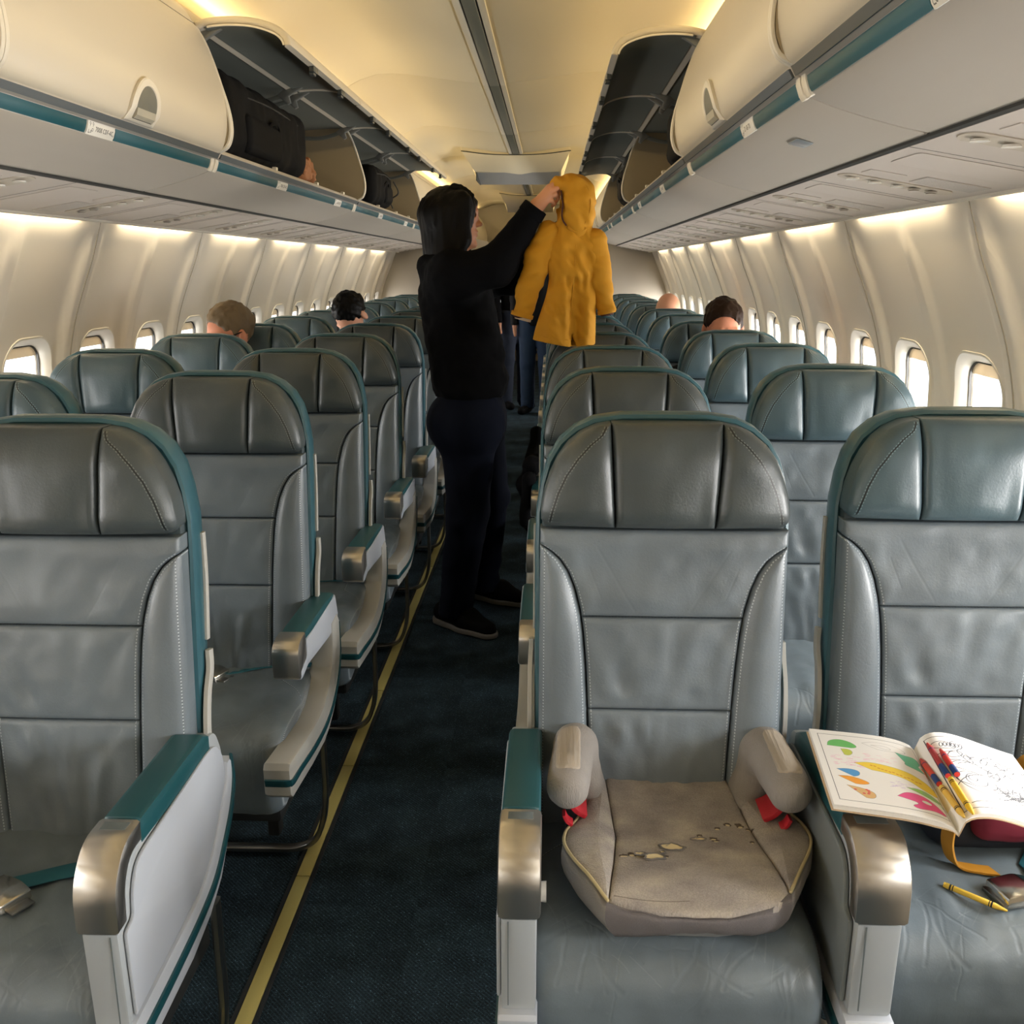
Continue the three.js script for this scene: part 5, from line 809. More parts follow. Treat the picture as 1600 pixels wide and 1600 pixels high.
// ---------------------------------------------------------------- two people standing far down the aisle
function stander(label, x, z, top, trousers, h, ry) {
  const t = thing('person', label, 'person', [x, 0, z], undefined, ry), k = h / 1.72;
  const bd = (X, Y, Z) => { let d = capsule(X, Y, Z, [0, 0.98, 0], [0, 1.38, 0], 0.10, 0.10, 0.9); for (const s of [-1, 1]) { d = smin(d, capsule(X, Y, Z, [s * 0.09, 0.92, 0], [s * 0.09, 0.50, 0.01], 0.075, 0.05), 0.05); d = smin(d, capsule(X, Y, Z, [s * 0.09, 0.5, 0.01], [s * 0.10, 0.08, -0.01], 0.05, 0.034), 0.02); d = smin(d, capsule(X, Y, Z, [s * 0.17, 1.40, 0], [s * 0.22, 1.12, -0.01], 0.045, 0.036), 0.05); d = smin(d, capsule(X, Y, Z, [s * 0.22, 1.12, -0.01], [s * 0.21, 0.86, 0.06], 0.036, 0.024), 0.02); d = smin(d, capsule(X, Y, Z, [s * 0.21, 0.84, 0.065], [s * 0.20, 0.76, 0.08], 0.024, 0.016), 0.02); } d = smin(d, capsule(X, Y, Z, [0, 1.42, 0], [0, 1.52, 0.01], 0.055, 0.05), 0.03); d = smin(d, ellip(X, Y, Z, [0, 1.60, 0.0], [0.075, 0.11, 0.09]), 0.03); d = smin(d, ellip(X, Y, Z, [0, 1.56, 0.05], [0.05, 0.07, 0.045]), 0.02); return smin(d, ellip(X, Y, Z, [0, 1.565, 0.097], [0.012, 0.018, 0.014]), 0.01); };
  const scale = (g) => g.scale(k, k, k);
  part('body', scale(nets(bd, [-0.3, 0.04, -0.2], [0.3, 1.74, 0.2], 0.016)), M.skin, t);
  part('jacket', scale(nets((X, Y, Z) => { let d = capsule(X, Y, Z, [0, 0.96, 0], [0, 1.34, 0], 0.15, 0.14, 0.85); for (const s of [-1, 1]) { d = smin(d, capsule(X, Y, Z, [s * 0.16, 1.39, 0], [s * 0.225, 1.12, -0.01], 0.068, 0.056), 0.05); d = smin(d, capsule(X, Y, Z, [s * 0.225, 1.12, -0.01], [s * 0.212, 0.87, 0.055], 0.056, 0.042), 0.02); } return Math.max(d + 0.004 * noise(X * 18, Y * 18, Z * 18), 0.86 - Y, Y - 1.47); }, [-0.32, 0.84, -0.2], [0.32, 1.5, 0.2], 0.014)), top, t);
  part('trousers', scale(nets((X, Y, Z) => { let d = 1e9; for (const s of [-1, 1]) { d = smin(d, capsule(X, Y, Z, [s * 0.085, 0.93, 0], [s * 0.095, 0.5, 0.01], 0.105, 0.075), 0.03); d = smin(d, capsule(X, Y, Z, [s * 0.095, 0.5, 0.01], [s * 0.10, 0.06, -0.01], 0.075, 0.066), 0.02); } return Math.max(d + 0.004 * noise(X * 20, Y * 30, Z * 20), 0.05 - Y, Y - 0.98); }, [-0.24, 0.03, -0.16], [0.24, 1.0, 0.16], 0.012)), trousers, t);
  for (const s of [-1, 1]) part('shoe', scale(nets((X, Y, Z) => Math.max(capsule(X, Y, Z, [s * 0.1, 0.045, -0.03], [s * 0.115, 0.035, 0.14], 0.044, 0.038), 0.004 - Y), [s * 0.1 - 0.07, 0, -0.1], [s * 0.1 + 0.08, 0.1, 0.2], 0.009)), M.shoe, t);
  part('hair', scale(nets((X, Y, Z) => Math.max(ellip(X, Y, Z, [0, 1.615, -0.012], [0.084, 0.112, 0.098]) + 0.003 * noise(X * 60, Y * 40, Z * 60), -ellip(X, Y, Z, [0, 1.55, 0.10], [0.09, 0.11, 0.09]), 1.53 - Y), [-0.12, 1.5, -0.13], [0.12, 1.75, 0.12], 0.009)), M.hairBrown, t);
}
stander('person in black trousers standing at the class divider, farther down the aisle', -0.075, -9.9, M.blackCloth, M.navyTrousers, 1.74, 0.5);
stander('person in blue jeans standing at the class divider beside the one in black', 0.155, -9.5, M.dark2, M.blueJeans, 1.72, -0.3);
// ---------------------------------------------------------------- booster cushion on the front-row aisle seat
{
  const B = thing('booster_cushion', 'worn grey velour child booster cushion with torn top and two stub arms', 'booster seat', [0, 0, 0]);
  const X0 = 0.30, X1 = 0.72, Z0 = -1.50, Z1 = -1.12;
  const velour = canvasTex(1024, 1024, (c, w, h) => {
    c.fillStyle = '#979089'; c.fillRect(0, 0, w, h);
    const img = c.getImageData(0, 0, w, h), d = img.data;
    for (let y = 0; y < h; y++) for (let x = 0; x < w; x++) { const s = fbm(x / 120 + 7, y / 80, 31, 5), n = 1 + 0.22 * s + 0.10 * (hash(x, y, 2) - 0.5) + 0.06 * noise(x / 3, y / 3, 4), i = (y * w + x) * 4; d[i] *= n; d[i + 1] *= n; d[i + 2] *= n * (1 - 0.05 * s); }
    c.putImageData(img, 0, 0);
    const X = (x) => (x - X0) / (X1 - X0) * w, Y = (z) => (z - Z0) / (Z1 - Z0) * h;
    const hole = (cx, cz, rx, rz, col, k) => { c.beginPath(); for (let i = 0; i <= 18; i++) { const t = i / 18 * TAU, q = 1 + 0.28 * noise(i * 0.9, k); c[i ? 'lineTo' : 'moveTo'](X(cx + rx * q * Math.cos(t)), Y(cz + rz * q * Math.sin(t))); } c.fillStyle = col; c.fill(); };
    const tear = (cx, cz, rx, rz, k) => { hole(cx, cz - 0.0015, rx + 0.002, rz + 0.002, 'rgba(60,50,40,0.75)', k); hole(cx, cz + 0.001, rx, rz, '#cdbf9a', k + 1); };
    c.strokeStyle = 'rgba(70,62,54,0.5)'; c.lineWidth = 3; c.beginPath(); c.moveTo(X(0.385), Y(-1.17)); c.quadraticCurveTo(X(0.43), Y(-1.163), X(0.49), Y(-1.168)); c.stroke();
    for (let i = 0; i < 9; i++) tear(0.500 + 0.06 * rnd() + 0.01 * i, -1.30 - 0.05 * rnd(), 0.002 + 0.003 * rnd(), 0.0012 + 0.0018 * rnd(), i);
    for (let i = 0; i < 6; i++) tear(0.405 + 0.012 * i, -1.255 - 0.006 * rnd(), 0.003 + 0.003 * rnd(), 0.0014 + 0.002 * rnd(), i + 20);
  });
  const nap = dataTex(256, 256, (x, y) => 0.5 + 0.5 * (hash(x, y, 8) - 0.5) + 0.3 * noise(x / 3, y / 3, 1)); nap.repeat.set(4, 4);
  M.velour = new THREE.MeshPhysicalMaterial({ color: '#ffffff', map: velour, roughness: 0.95, sheen: 0.35, sheenRoughness: 0.5, sheenColor: new THREE.Color('#b5aca0'), bumpMap: nap, bumpScale: 0.0009 });
  M.velourPlain = new THREE.MeshPhysicalMaterial({ color: '#8a8580', roughness: 0.95, sheen: 0.35, sheenRoughness: 0.5, sheenColor: new THREE.Color('#b5aca0'), bumpMap: nap, bumpScale: 0.0009 });
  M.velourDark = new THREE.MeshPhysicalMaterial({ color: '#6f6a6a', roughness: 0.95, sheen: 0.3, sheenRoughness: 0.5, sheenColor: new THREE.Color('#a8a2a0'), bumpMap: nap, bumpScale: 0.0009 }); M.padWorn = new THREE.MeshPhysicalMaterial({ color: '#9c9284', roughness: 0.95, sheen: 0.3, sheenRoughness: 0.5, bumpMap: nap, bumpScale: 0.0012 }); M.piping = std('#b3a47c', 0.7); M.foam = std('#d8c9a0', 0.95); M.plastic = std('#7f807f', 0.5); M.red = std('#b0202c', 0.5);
  const uv = (x, z) => [(x - X0) / (X1 - X0), 1 - (z - Z0) / (Z1 - Z0)];
  const cx = 0.507, topY = (x, z) => 0.551 + 0.012 * sstep(-1.35, -1.47, z) + 0.010 * Math.pow((x - cx) / 0.18, 2) - 0.006 * Math.exp(-Math.pow((z + 1.33) / 0.08, 2)) - 0.014 * sstep(-1.20, -1.145, z);
  const P = (x, z, h) => [x, topY(x, z) + h, z];
  const ml = [[0.388, -1.468], [0.394, -1.39], [0.398, -1.315], [0.390, -1.24], [0.3785, -1.165]], mr = [[0.590, -1.470], [0.602, -1.39], [0.611, -1.322], [0.622, -1.25], [0.630, -1.185]];
  const mid = [...ml, [0.45, -1.149], [0.54, -1.150], [0.612, -1.163], ...mr.slice().reverse(), [0.52, -1.474], [0.45, -1.474]];
  const lo = [[0.386, -1.467], [0.366, -1.42], [0.352, -1.382], [0.336, -1.345], [0.321, -1.315], [0.3175, -1.28], [0.330, -1.24], [0.352, -1.20], [0.376, -1.163]], ro = [[0.592, -1.468], [0.62, -1.43], [0.645, -1.412], [0.672, -1.385], [0.690, -1.345], [0.692, -1.31], [0.682, -1.278], [0.66, -1.235], [0.632, -1.183]];
  const wr = (x, z) => 0.0015 * noise(x * 30, z * 30, 3) + 0.0008 * noise(x * 80, z * 80, 5);
  const op = (o, centre, m = M.velour, nm = 'top_panel', a = {}) => part(nm, pillow(o.map((p) => [p[0], -p[1]]), { centre: [centre[0], -centre[1]], H: 0.005, R: 0.008, puff: 0.006, skirt: 0.006, wrinkle: (x, z) => wr(x, -z), place: (x, z, h) => P(x, -z, h), uv: (x, z) => uv(x, -z), ...a }), m, B);
  op(mid, [0.5, -1.31]);
  op([...lo, ...ml.slice().reverse().map(([x, z]) => [x - 0.001, z])], [0.366, -1.29], M.velour, 'side_panel', { puff: 0.010 });
  op([...ro, ...mr.slice().reverse().map(([x, z]) => [x + 0.001, z])], [0.642, -1.31], M.velour, 'side_panel', { puff: 0.010 });
  // torn foam: real dents ringed by a ragged lip
  for (const [x, z, rx, rz, k] of [[0.479, -1.281, 0.017, 0.009, 1], [0.449, -1.252, 0.016, 0.0075, 4], [0.43, -1.257, 0.009, 0.004, 7], [0.522, -1.305, 0.010, 0.004, 9], [0.463, -1.265, 0.004, 0.003, 12]]) {
    const ring = (s, dy) => Array.from({ length: 20 }, (_, i) => { const t = i / 20 * TAU, q = s * (1 + 0.3 * noise(i * 0.8, k)); const X = x + rx * q * Math.cos(t), Z = z - rz * q * Math.sin(t); return [X, topY(X, Z) + 0.0102 + dy, Z]; });
    const f = part('foam_patch', crease(loft([ring(0.95, 0.0005), ring(0.9, 0.0012), ring(0.6, 0.0006)]), 0.8), M.foam, B, 'cream foam showing through the tear');
    part('torn_edge', crease(loft([ring(1.12, 0.0005), ring(1.06, 0.0028), ring(0.93, 0.0022), ring(0.95, 0.0002)], { caps: false }), 0.8), M.velourPlain, f);
  }
  // skirts
  const skirt = (top, drop, out, nm, mat, n = 5, tuck = 0) => { const rows = []; for (let k = 0; k <= n; k++) { const t = k / n; rows.push(top.map(([x, z], i) => { const dx = x - cx, dz = z + 1.31, l = Math.hypot(dx, dz), b = out(t) - tuck * t * Math.sin(Math.PI * i / (top.length - 1)); return [x + dx / l * b, lerp(topY(x, z) + 0.001, drop, t) + (k === n ? 0 : 0.003 * noise(x * 40, z * 40, t * 3)), z + dz / l * b]; })); } const inner = rows[n].map(([x, y, z]) => { const dx = x - cx, dz = z + 1.31, l = Math.hypot(dx, dz); return [x - dx / l * 0.03, y, z - dz / l * 0.03]; }); const top2 = rows[0].map(([x, y, z]) => { const dx = x - cx, dz = z + 1.31, l = Math.hypot(dx, dz); return [x - dx / l * 0.03, y - 0.01, z - dz / l * 0.03]; }); const g = loft([...rows, inner, top2], { closed: false, loop: true, uvs: (p) => [p[0] * 4, p[1] * 4] }); const I = g.index.array; for (let i = 0; i < I.length; i += 3) { const q = I[i + 1]; I[i + 1] = I[i + 2]; I[i + 2] = q; } g.computeVertexNormals(); return part(nm, g, mat, B); };
  const bulge = (t) => 0.006 * Math.sin(t * Math.PI) - 0.022 * t * t;
  const dz2 = (a) => densify(a, 0.01, false);
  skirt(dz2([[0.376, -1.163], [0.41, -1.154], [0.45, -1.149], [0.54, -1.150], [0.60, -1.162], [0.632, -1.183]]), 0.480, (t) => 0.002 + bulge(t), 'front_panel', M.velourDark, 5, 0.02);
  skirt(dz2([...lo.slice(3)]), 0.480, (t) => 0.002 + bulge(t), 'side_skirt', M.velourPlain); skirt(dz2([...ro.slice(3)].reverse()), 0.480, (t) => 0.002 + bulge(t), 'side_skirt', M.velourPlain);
  part('booster_shell', crease(loft([0.476, 0.482, 0.52, 0.54].map((y, k) => [...lo, [0.45, -1.165], [0.54, -1.165], ...ro.slice().reverse()].map(([x, z]) => { const s = [0.84, 0.88, 0.93, 0.93][k]; return [cx + (x - cx) * s, y, -1.31 + (z + 1.31) * s]; }))), 0.6), M.plastic, B, 'grey plastic base');
  for (const o of [lo.slice(2), ro.slice(3)]) part('piping', tube(o.map(([x, z]) => [x, topY(x, z) + 0.004, z]), 0.0026, 7, 40), M.piping, B, 'cream edge piping');
  part('rear_label', box(-0.016, 0.016, 0, 0.003, -0.006, 0.006, 0.001).translate(0.585, 0.568, -1.475), M.foam, B);
  // arms
  for (const s of [-1, 1]) {
    const m = (x) => (s < 0 ? x : 2 * 0.4905 - x);
    const f = (x, y, z) => { let d = capsule(m(x), y, z, [0.352, 0.555, -1.45], [0.338, 0.632, -1.452], 0.036, 0.033); d = smin(d, capsule(m(x), y, z, [0.336, 0.634, -1.448], [0.3225, 0.632, -1.322], 0.0335, 0.0325), 0.018); d = smin(d, capsule(m(x), y, z, [0.355, 0.558, -1.44], [0.372, 0.555, -1.405], 0.020, 0.012), 0.03); d = smin(d, capsule(m(x), y, z, [0.335, 0.645, -1.44], [0.322, 0.642, -1.34], 0.028, 0.027), 0.01); return d + 0.0012 * noise(x * 60, y * 60, z * 60); };
    const g = nets(f, [m(s < 0 ? 0.27 : 0.41) - 0.005, 0.52, -1.50], [m(s < 0 ? 0.41 : 0.27) + 0.005, 0.69, -1.27], 0.0042); { const p = g.attributes.position, u = g.attributes.uv; for (let i = 0; i < p.count; i++) u.setXY(i, p.getX(i) * 3, p.getZ(i) * 3); }
    const a = part('arm', g, M.velourPlain, B);
    const pad = (x, y, z) => { const qx = Math.abs(m(x) - lerp(0.3225, 0.3255, (-z - 1.32) / 0.12)) - 0.019 + 0.012, qz = Math.abs(z + 1.378) - 0.060 + 0.012, r = Math.hypot(Math.max(qx, 0), Math.max(qz, 0)) + Math.min(Math.max(qx, qz), 0) - 0.012; return Math.max(f(x, y, z) - 0.0022, r, 0.642 - y); };
    part('arm_pad', nets(pad, [m(s < 0 ? 0.29 : 0.36) - 0.004, 0.63, -1.45], [m(s < 0 ? 0.36 : 0.29) + 0.004, 0.685, -1.305], 0.003), M.padWorn, a, 'worn pale top of the arm');
    part('belt_guide', bar([[m(0.352), 0.565, -1.375], [m(0.338), 0.575, -1.372], [m(0.326), 0.59, -1.37]], [0, 0, 1], 0.06, 0.008, 14), M.red, B, 'red plastic belt guide');
    part('guide_tab', bar([[m(0.330), 0.562, -1.335], [m(0.322), 0.57, -1.332], [m(0.317), 0.582, -1.33]], [0, 0, 1], 0.02, 0.005, 10), M.red, B);
  }
}
// ---------------------------------------------------------------- colouring book
{
  const K = thing('colouring_book', 'open colouring book lying across the armrest and the bag', 'book', [0, 0, 0]);
  const leftTex = canvasTex(1024, 1480, (c, w, h) => {
    c.fillStyle = '#f4f2ef'; c.fillRect(0, 0, w, h); c.strokeStyle = '#5f5d64'; c.lineWidth = 6; c.strokeRect(70, 90, w - 110, h - 200);
    const blob = (pts, fill, line = 'rgba(90,90,90,0.5)') => { c.beginPath(); c.moveTo(...pts[0]); for (let i = 1; i < pts.length; i++) { const a = pts[i - 1], b = pts[i]; c.quadraticCurveTo(a[0], a[1], (a[0] + b[0]) / 2, (a[1] + b[1]) / 2); } c.closePath(); if (fill) { c.fillStyle = fill; c.fill(); } c.strokeStyle = line; c.lineWidth = 4; c.stroke(); };
    const scrib = (x, y, ww, hh, col, n) => { c.strokeStyle = col; c.lineWidth = 5; for (let i = 0; i < n; i++) { c.beginPath(); const a = x + rnd() * ww, b = y + rnd() * hh; c.moveTo(a, b); c.lineTo(a + 30 + 30 * rnd(), b + 16 * (rnd() - 0.5)); c.stroke(); } };
    blob([[130, 330], [150, 230], [260, 170], [380, 220], [430, 330], [280, 360]], '#6fbf6a'); blob([[250, 380], [330, 370], [360, 440], [300, 520], [230, 470]], '#c6cf5a');
    blob([[480, 210], [600, 150], [820, 180], [900, 290], [700, 320], [520, 300]], null); blob([[560, 230], [700, 210], [760, 280], [620, 290]], null);
    scrib(120, 520, 330, 200, 'rgba(240,170,205,0.8)', 40); scrib(430, 400, 280, 160, 'rgba(244,180,200,0.7)', 26); scrib(560, 900, 220, 120, 'rgba(200,180,225,0.8)', 22);
    blob([[330, 640], [470, 590], [700, 640], [830, 690], [980, 840], [1000, 1010], [880, 980], [760, 820], [560, 760], [380, 740]], '#f3d34a'); for (let i = 0; i < 14; i++) { c.fillStyle = '#d99a2e'; c.beginPath(); c.ellipse(480 + i * 30, 660 + i * 14 + 20 * (rnd() - 0.5), 14, 9, 0.5, 0, TAU); c.fill(); }
    blob([[770, 300], [850, 330], [960, 300], [980, 420], [930, 480], [1000, 600], [880, 560], [800, 520], [850, 430]], '#6fc3a2'); blob([[960, 480], [1010, 500], [1020, 640], [980, 600]], '#f4b45c');
    blob([[140, 800], [250, 770], [350, 800], [330, 900], [220, 930]], '#5a9fd8'); blob([[130, 930], [260, 910], [420, 1010], [330, 1060], [200, 1040]], '#f2a53c'); blob([[180, 1090], [300, 1110], [420, 1180], [390, 1300], [240, 1270]], '#dcb57e'); c.fillStyle = '#d86a5a'; for (let i = 0; i < 7; i++) { c.beginPath(); c.arc(230 + rnd() * 130, 1120 + rnd() * 100, 14, 0, TAU); c.fill(); }
    blob([[720, 980], [860, 960], [960, 1050], [1000, 1120], [860, 1110]], '#9fce72'); c.strokeStyle = 'rgba(150,130,200,0.6)'; c.lineWidth = 14; c.beginPath(); c.arc(760, 1240, 250, -1.2, -0.2); c.stroke(); c.strokeStyle = 'rgba(140,205,140,0.7)'; c.beginPath(); c.arc(760, 1240, 226, -1.2, -0.2); c.stroke();
    blob([[600, 1170], [700, 1060], [840, 1080], [930, 1200], [990, 1330], [880, 1300], [740, 1340], [690, 1290], [780, 1240], [690, 1190]], '#ee5f97'); c.fillStyle = '#f4f2ef'; c.beginPath(); c.ellipse(840, 1190, 40, 26, 0.4, 0, TAU); c.fill();
  });
  const rightTex = canvasTex(1024, 1480, (c, w, h) => {
    c.fillStyle = '#f5f3f0'; c.fillRect(0, 0, w, h); const g = c.createLinearGradient(0, 0, 90, 0); g.addColorStop(0, '#f0dca8'); g.addColorStop(1, '#f5f3f0'); c.fillStyle = g; c.fillRect(0, 760, 90, 400);
    c.strokeStyle = '#3f4047'; c.lineWidth = 8; c.strokeRect(60, 90, w - 130, h - 190);
    const el = (x, y, rx, ry, a = 0) => { c.beginPath(); c.ellipse(x, y, rx, ry, a, 0, TAU); c.stroke(); }, cv = (...p) => { c.beginPath(); c.moveTo(p[0], p[1]); for (let i = 2; i < p.length; i += 4) c.quadraticCurveTo(p[i], p[i + 1], p[i + 2], p[i + 3]); c.stroke(); };
    el(200, 260, 120, 70, 0.2); el(330, 250, 60, 90, 0.4); el(440, 290, 180, 60, 0.3); for (let i = 0; i < 6; i++) el(180 + i * 40, 250, 16, 40, 0.2);
    cv(100, 420, 260, 350, 420, 460, 560, 560, 700, 430); cv(140, 640, 300, 480, 480, 620, 560, 700, 640, 640); el(330, 660, 210, 90, 0.35); el(560, 540, 170, 110, 0.5);
    el(760, 400, 120, 60, 0.8); el(820, 620, 60, 150, -0.4); el(760, 700, 90, 60, 0.6); cv(700, 560, 860, 700, 900, 860, 820, 900, 700, 820);
    el(330, 900, 190, 130, 0.3); el(330, 900, 100, 110, 0.3); el(300, 880, 40, 50); for (let i = 0; i < 26; i++) cv(420 + rnd() * 420, 860 + rnd() * 330, 450 + rnd() * 420, 880 + rnd() * 300, 470 + rnd() * 400, 880 + rnd() * 320);
    for (let i = 0; i < 9; i++) { el(250 + rnd() * 500, 330 + rnd() * 420, 40 + rnd() * 80, 25 + rnd() * 45, rnd() * 3); const q = 200 + rnd() * 500, r = 300 + rnd() * 500; cv(q, r, q + 90, r - 80, q + 190, r + 40, q + 260, r + 110, q + 330, r + 20); }
    cv(150, 860, 180, 1150, 480, 1180, 700, 1200, 940, 1230); cv(150, 1300, 300, 1240, 560, 1290); cv(120, 1000, 300, 720, 700, 760); cv(520, 780, 640, 820, 620, 960);
  });
  const S0 = new V3(0.828, 0.684, -1.133), SD = new V3(0.024, 0.0, -0.227), LW = new V3(-0.141, -0.002, -0.070), RW = new V3(0.156, -0.012, -0.014);
  const pageP = (side, s, t, o) => { const w = side < 0 ? LW : RW, arch = side < 0 ? 0.012 * Math.sin(Math.PI * Math.pow(s, 0.55)) * (1 - 0.2 * s) : 0.034 * Math.sin(Math.PI * Math.pow(s, 0.5)) * (1 - 0.25 * s); return [S0.x + SD.x * t + w.x * s, S0.y + SD.y * t + w.y * s + arch + o, S0.z + SD.z * t + w.z * s]; };
  const slab = (side, o0, o1, s1, t0, t1, map, ds = 0) => {
    const n = 22, pos = [], uv = [], idx = [];
    for (const o of [o1, o0]) for (const t of [t0, t1]) for (let i = 0; i <= n; i++) { const s = s1 * i / n; pos.push(...pageP(side, s, t, o * (0.35 + 0.65 * Math.min(1, s * 6)))); uv.push(side < 0 ? 1 - s : s, t); }
    const N = n + 1, q = (a, b, c, d) => { if (side > 0) idx.push(a, b, c, a, c, d); else idx.push(a, c, b, a, d, c); };
    for (let i = 0; i < n; i++) { q(i, i + 1, N + i + 1, N + i); q(2 * N + i + 1, 2 * N + i, 3 * N + i, 3 * N + i + 1); q(2 * N + i, 2 * N + i + 1, i + 1, i); q(N + i, N + i + 1, 3 * N + i + 1, 3 * N + i); }
    q(n, 2 * N + n, 3 * N + n, N + n); q(2 * N, 0, N, 3 * N);
    return crease(geoOf(pos, idx, uv), 0.6);
  };
  M.paper = std('#ece9e4', 0.8); M.cover = std('#c9b091', 0.6);
  for (const [side, tex, th] of [[-1, leftTex, 0.007], [1, rightTex, 0.005]]) {
    part('cover', slab(side, -th - 0.0015, -th, 1.02, -0.008, 1.008), M.cover, K);
    part('page_block', slab(side, -th + 0.0002, -0.0008, 1, 0, 1), M.paper, K);
    part('open_page', slab(side, -0.0004, 0.0002, 0.998, 0.002, 0.998), std('#ffffff', 0.75, 0, { map: tex }), K, side < 0 ? 'page with crayon-coloured pictures' : 'page of uncoloured line drawings');
  }
  part('lifted_page', slab(1, -0.0035, -0.0031, 0.97, 0.0, 0.4), M.paper, K);
  // crayons
  const crayon = (label, a, b, col, wrap, band, group, sleeve) => {
    const t = thing('crayon', label, 'crayon', [0, 0, 0], group), A = new V3(...a), D = new V3(...b).sub(A), L = D.length(), r = 0.0043, Q = new THREE.Quaternion().setFromUnitVectors(new V3(0, 1, 0), D.clone().normalize());
    const lathe = (pr) => new THREE.LatheGeometry(pr.map(([x, y]) => new THREE.Vector2(x, y)), 16).applyQuaternion(Q).translate(...a);
    part('wax', crease(lathe([[0, 0], [r * 0.9, 0.0005], [r * 0.92, L - 0.014], [r * 0.8, L - 0.0125], [r * 0.42, L - 0.0015], [0.0006, L]]), 0.6), col, t);
    part('wrapper', crease(lathe([[r * 0.93, 0.004], [r, 0.0045], [r, L - 0.0165], [r * 0.93, L - 0.016]]), 0.6), wrap, t);
    for (const [y0, y1] of sleeve ? [[0.0005, L * 0.3], [L - 0.024, L - 0.022]] : [[0.009, 0.0115], [0.0135, 0.015], [L - 0.026, L - 0.0245], [L - 0.023, L - 0.0205]]) part('band', crease(lathe([[r, y0], [r * 1.02, y0 + 0.0001], [r * 1.02, y1 - 0.0001], [r, y1]]), 0.6), band, t);
    return t;
  };
  const red = std('#c8352c', 0.5), red2 = std('#d8503f', 0.6), red3 = std('#a93438', 0.6), blue = std('#1c3c78', 0.5), yel = std('#e0b420', 0.55), yel2 = std('#e6bd55', 0.6), blk = std('#1a1712', 0.6), gold = std('#d9b23a', 0.5);
  const on = (s, t, side = 1, o = 0.0055) => pageP(side, s, t - 0.06, o - 0.0008);
  crayon('salmon-red crayon with blue end, first in the bundle on the book', on(0.01, 0.50), on(-0.0, 0.90), red, red2, blue, 'crayons in the fold of the book', true);
  crayon('red crayon with blue end, middle of the bundle on the book', on(0.075, 0.49, 1, 0.0052), on(0.06, 0.93, 1, 0.0052), red, red3, blue, 'crayons in the fold of the book', true);
  crayon('red crayon with blue end lying outermost on the drawing page', on(0.145, 0.47, 1, 0.0053), on(0.128, 0.80, 1, 0.0053), red, red, blue, 'crayons in the fold of the book', true);
  crayon('pale yellow crayon with printed wrapper in the fold of the book', on(0.012, 0.46), on(0.035, 0.07), yel2, yel2, blk, 'crayons in the fold of the book');
  crayon('bright yellow crayon beside the printed one in the fold of the book', on(0.080, 0.455, 1, 0.0052), on(0.095, 0.05, 1, 0.0052), yel, yel, blk, 'crayons in the fold of the book');
  crayon('single yellow crayon lying loose on the leather seat by the buckle', [0.900, 0.4835, -1.313], [0.972, 0.4800, -1.257], gold, gold, blk);
}
// ---------------------------------------------------------------- bag under the book
{
  const b = thing('small_bag', 'dark child bag with maroon pocket and yellow strap lying under the colouring book', 'bag', [0, 0, 0]);
  const rb = (x, y, z, c, h, r) => { const q = [Math.abs(x - c[0]) - h[0] + r, Math.abs(y - c[1]) - h[1] + r, Math.abs(z - c[2]) - h[2] + r]; return Math.hypot(Math.max(q[0], 0), Math.max(q[1], 0), Math.max(q[2], 0)) + Math.min(Math.max(...q), 0) - r; };
  M.navy = std('#10151f', 0.85); M.maroon = std('#6d1029', 0.8); M.strapYellow = std('#a9740f', 0.75);
  part('bag_body', nets((x, y, z) => rb(x, y, z, [1.03, 0.535, -1.45], [0.125, 0.052, 0.06], 0.04) + 0.004 * noise(x * 22, y * 22, z * 22), [0.88, 0.47, -1.56], [1.18, 0.66, -1.38], 0.007), M.navy, b);
  part('front_pocket', nets((x, y, z) => Math.min(rb(x, y, z, [1.06, 0.555, -1.395], [0.095, 0.040, 0.03], 0.026), 9) + 0.004 * noise(x * 30, y * 30, z * 30), [0.94, 0.5, -1.45], [1.18, 0.65, -1.35], 0.006), M.maroon, b, 'maroon front pocket');
  part('strap', bar([[0.945, 0.578, -1.42], [0.932, 0.55, -1.385], [0.925, 0.515, -1.37], [0.935, 0.4895, -1.36], [0.965, 0.4865, -1.35], [0.99, 0.4865, -1.345]], [0.35, 0, 0.94], 0.026, 0.004, 40), M.strapYellow, b, 'yellow webbing strap');
  part('bag_loop', bar([[1.05, 0.58, -1.44], [1.052, 0.61, -1.435], [1.062, 0.632, -1.43], [1.085, 0.636, -1.43], [1.098, 0.61, -1.435], [1.10, 0.58, -1.44]], [0, 0, 1], 0.03, 0.006, 40), M.strapYellow, b, 'yellow grab loop');
}
// ---------------------------------------------------------------- seat belts
function belt(seat, strapPts, bk, ry) {
  part('seat_belt', bar(strapPts, [0.12, 0.05, 1], 0.042, 0.0018, 50), M.belt, seat, 'teal webbing lap belt');
  const g = new THREE.Group(); g.name = 'belt_buckle'; g.position.set(...bk); g.rotation.y = ry; seat.add(g);
  part('buckle_plate', ext(roundPoly([[-0.034, 0.0], [0.034, 0.0], [0.034, 0.014, 0.003], [0.010, 0.022, 0.01], [-0.034, 0.017, 0.004]], 4), -0.026, 0.026, 'z', 0.004), M.buckle, g); part('buckle_base', box(-0.04, 0.02, -0.003, 0.006, -0.024, 0.024, 0.002), M.steel, g); part('buckle_tongue', box(0.03, 0.052, 0.001, 0.004, -0.018, 0.018, 0.001), M.steel, g);
}
belt(seats.L0, [[0.205, 0.50, 0.13], [0.12, 0.492, 0.17], [0.03, 0.490, 0.20], [-0.02, 0.489, 0.225], [-0.05, 0.489, 0.24]], [-0.035, 0.484, 0.262], -0.5);
belt(seats.L1, [[0.205, 0.505, 0.10], [0.10, 0.497, 0.09], [0.04, 0.492, 0.11], [-0.01, 0.491, 0.13]], [-0.02, 0.487, 0.142], -0.35);
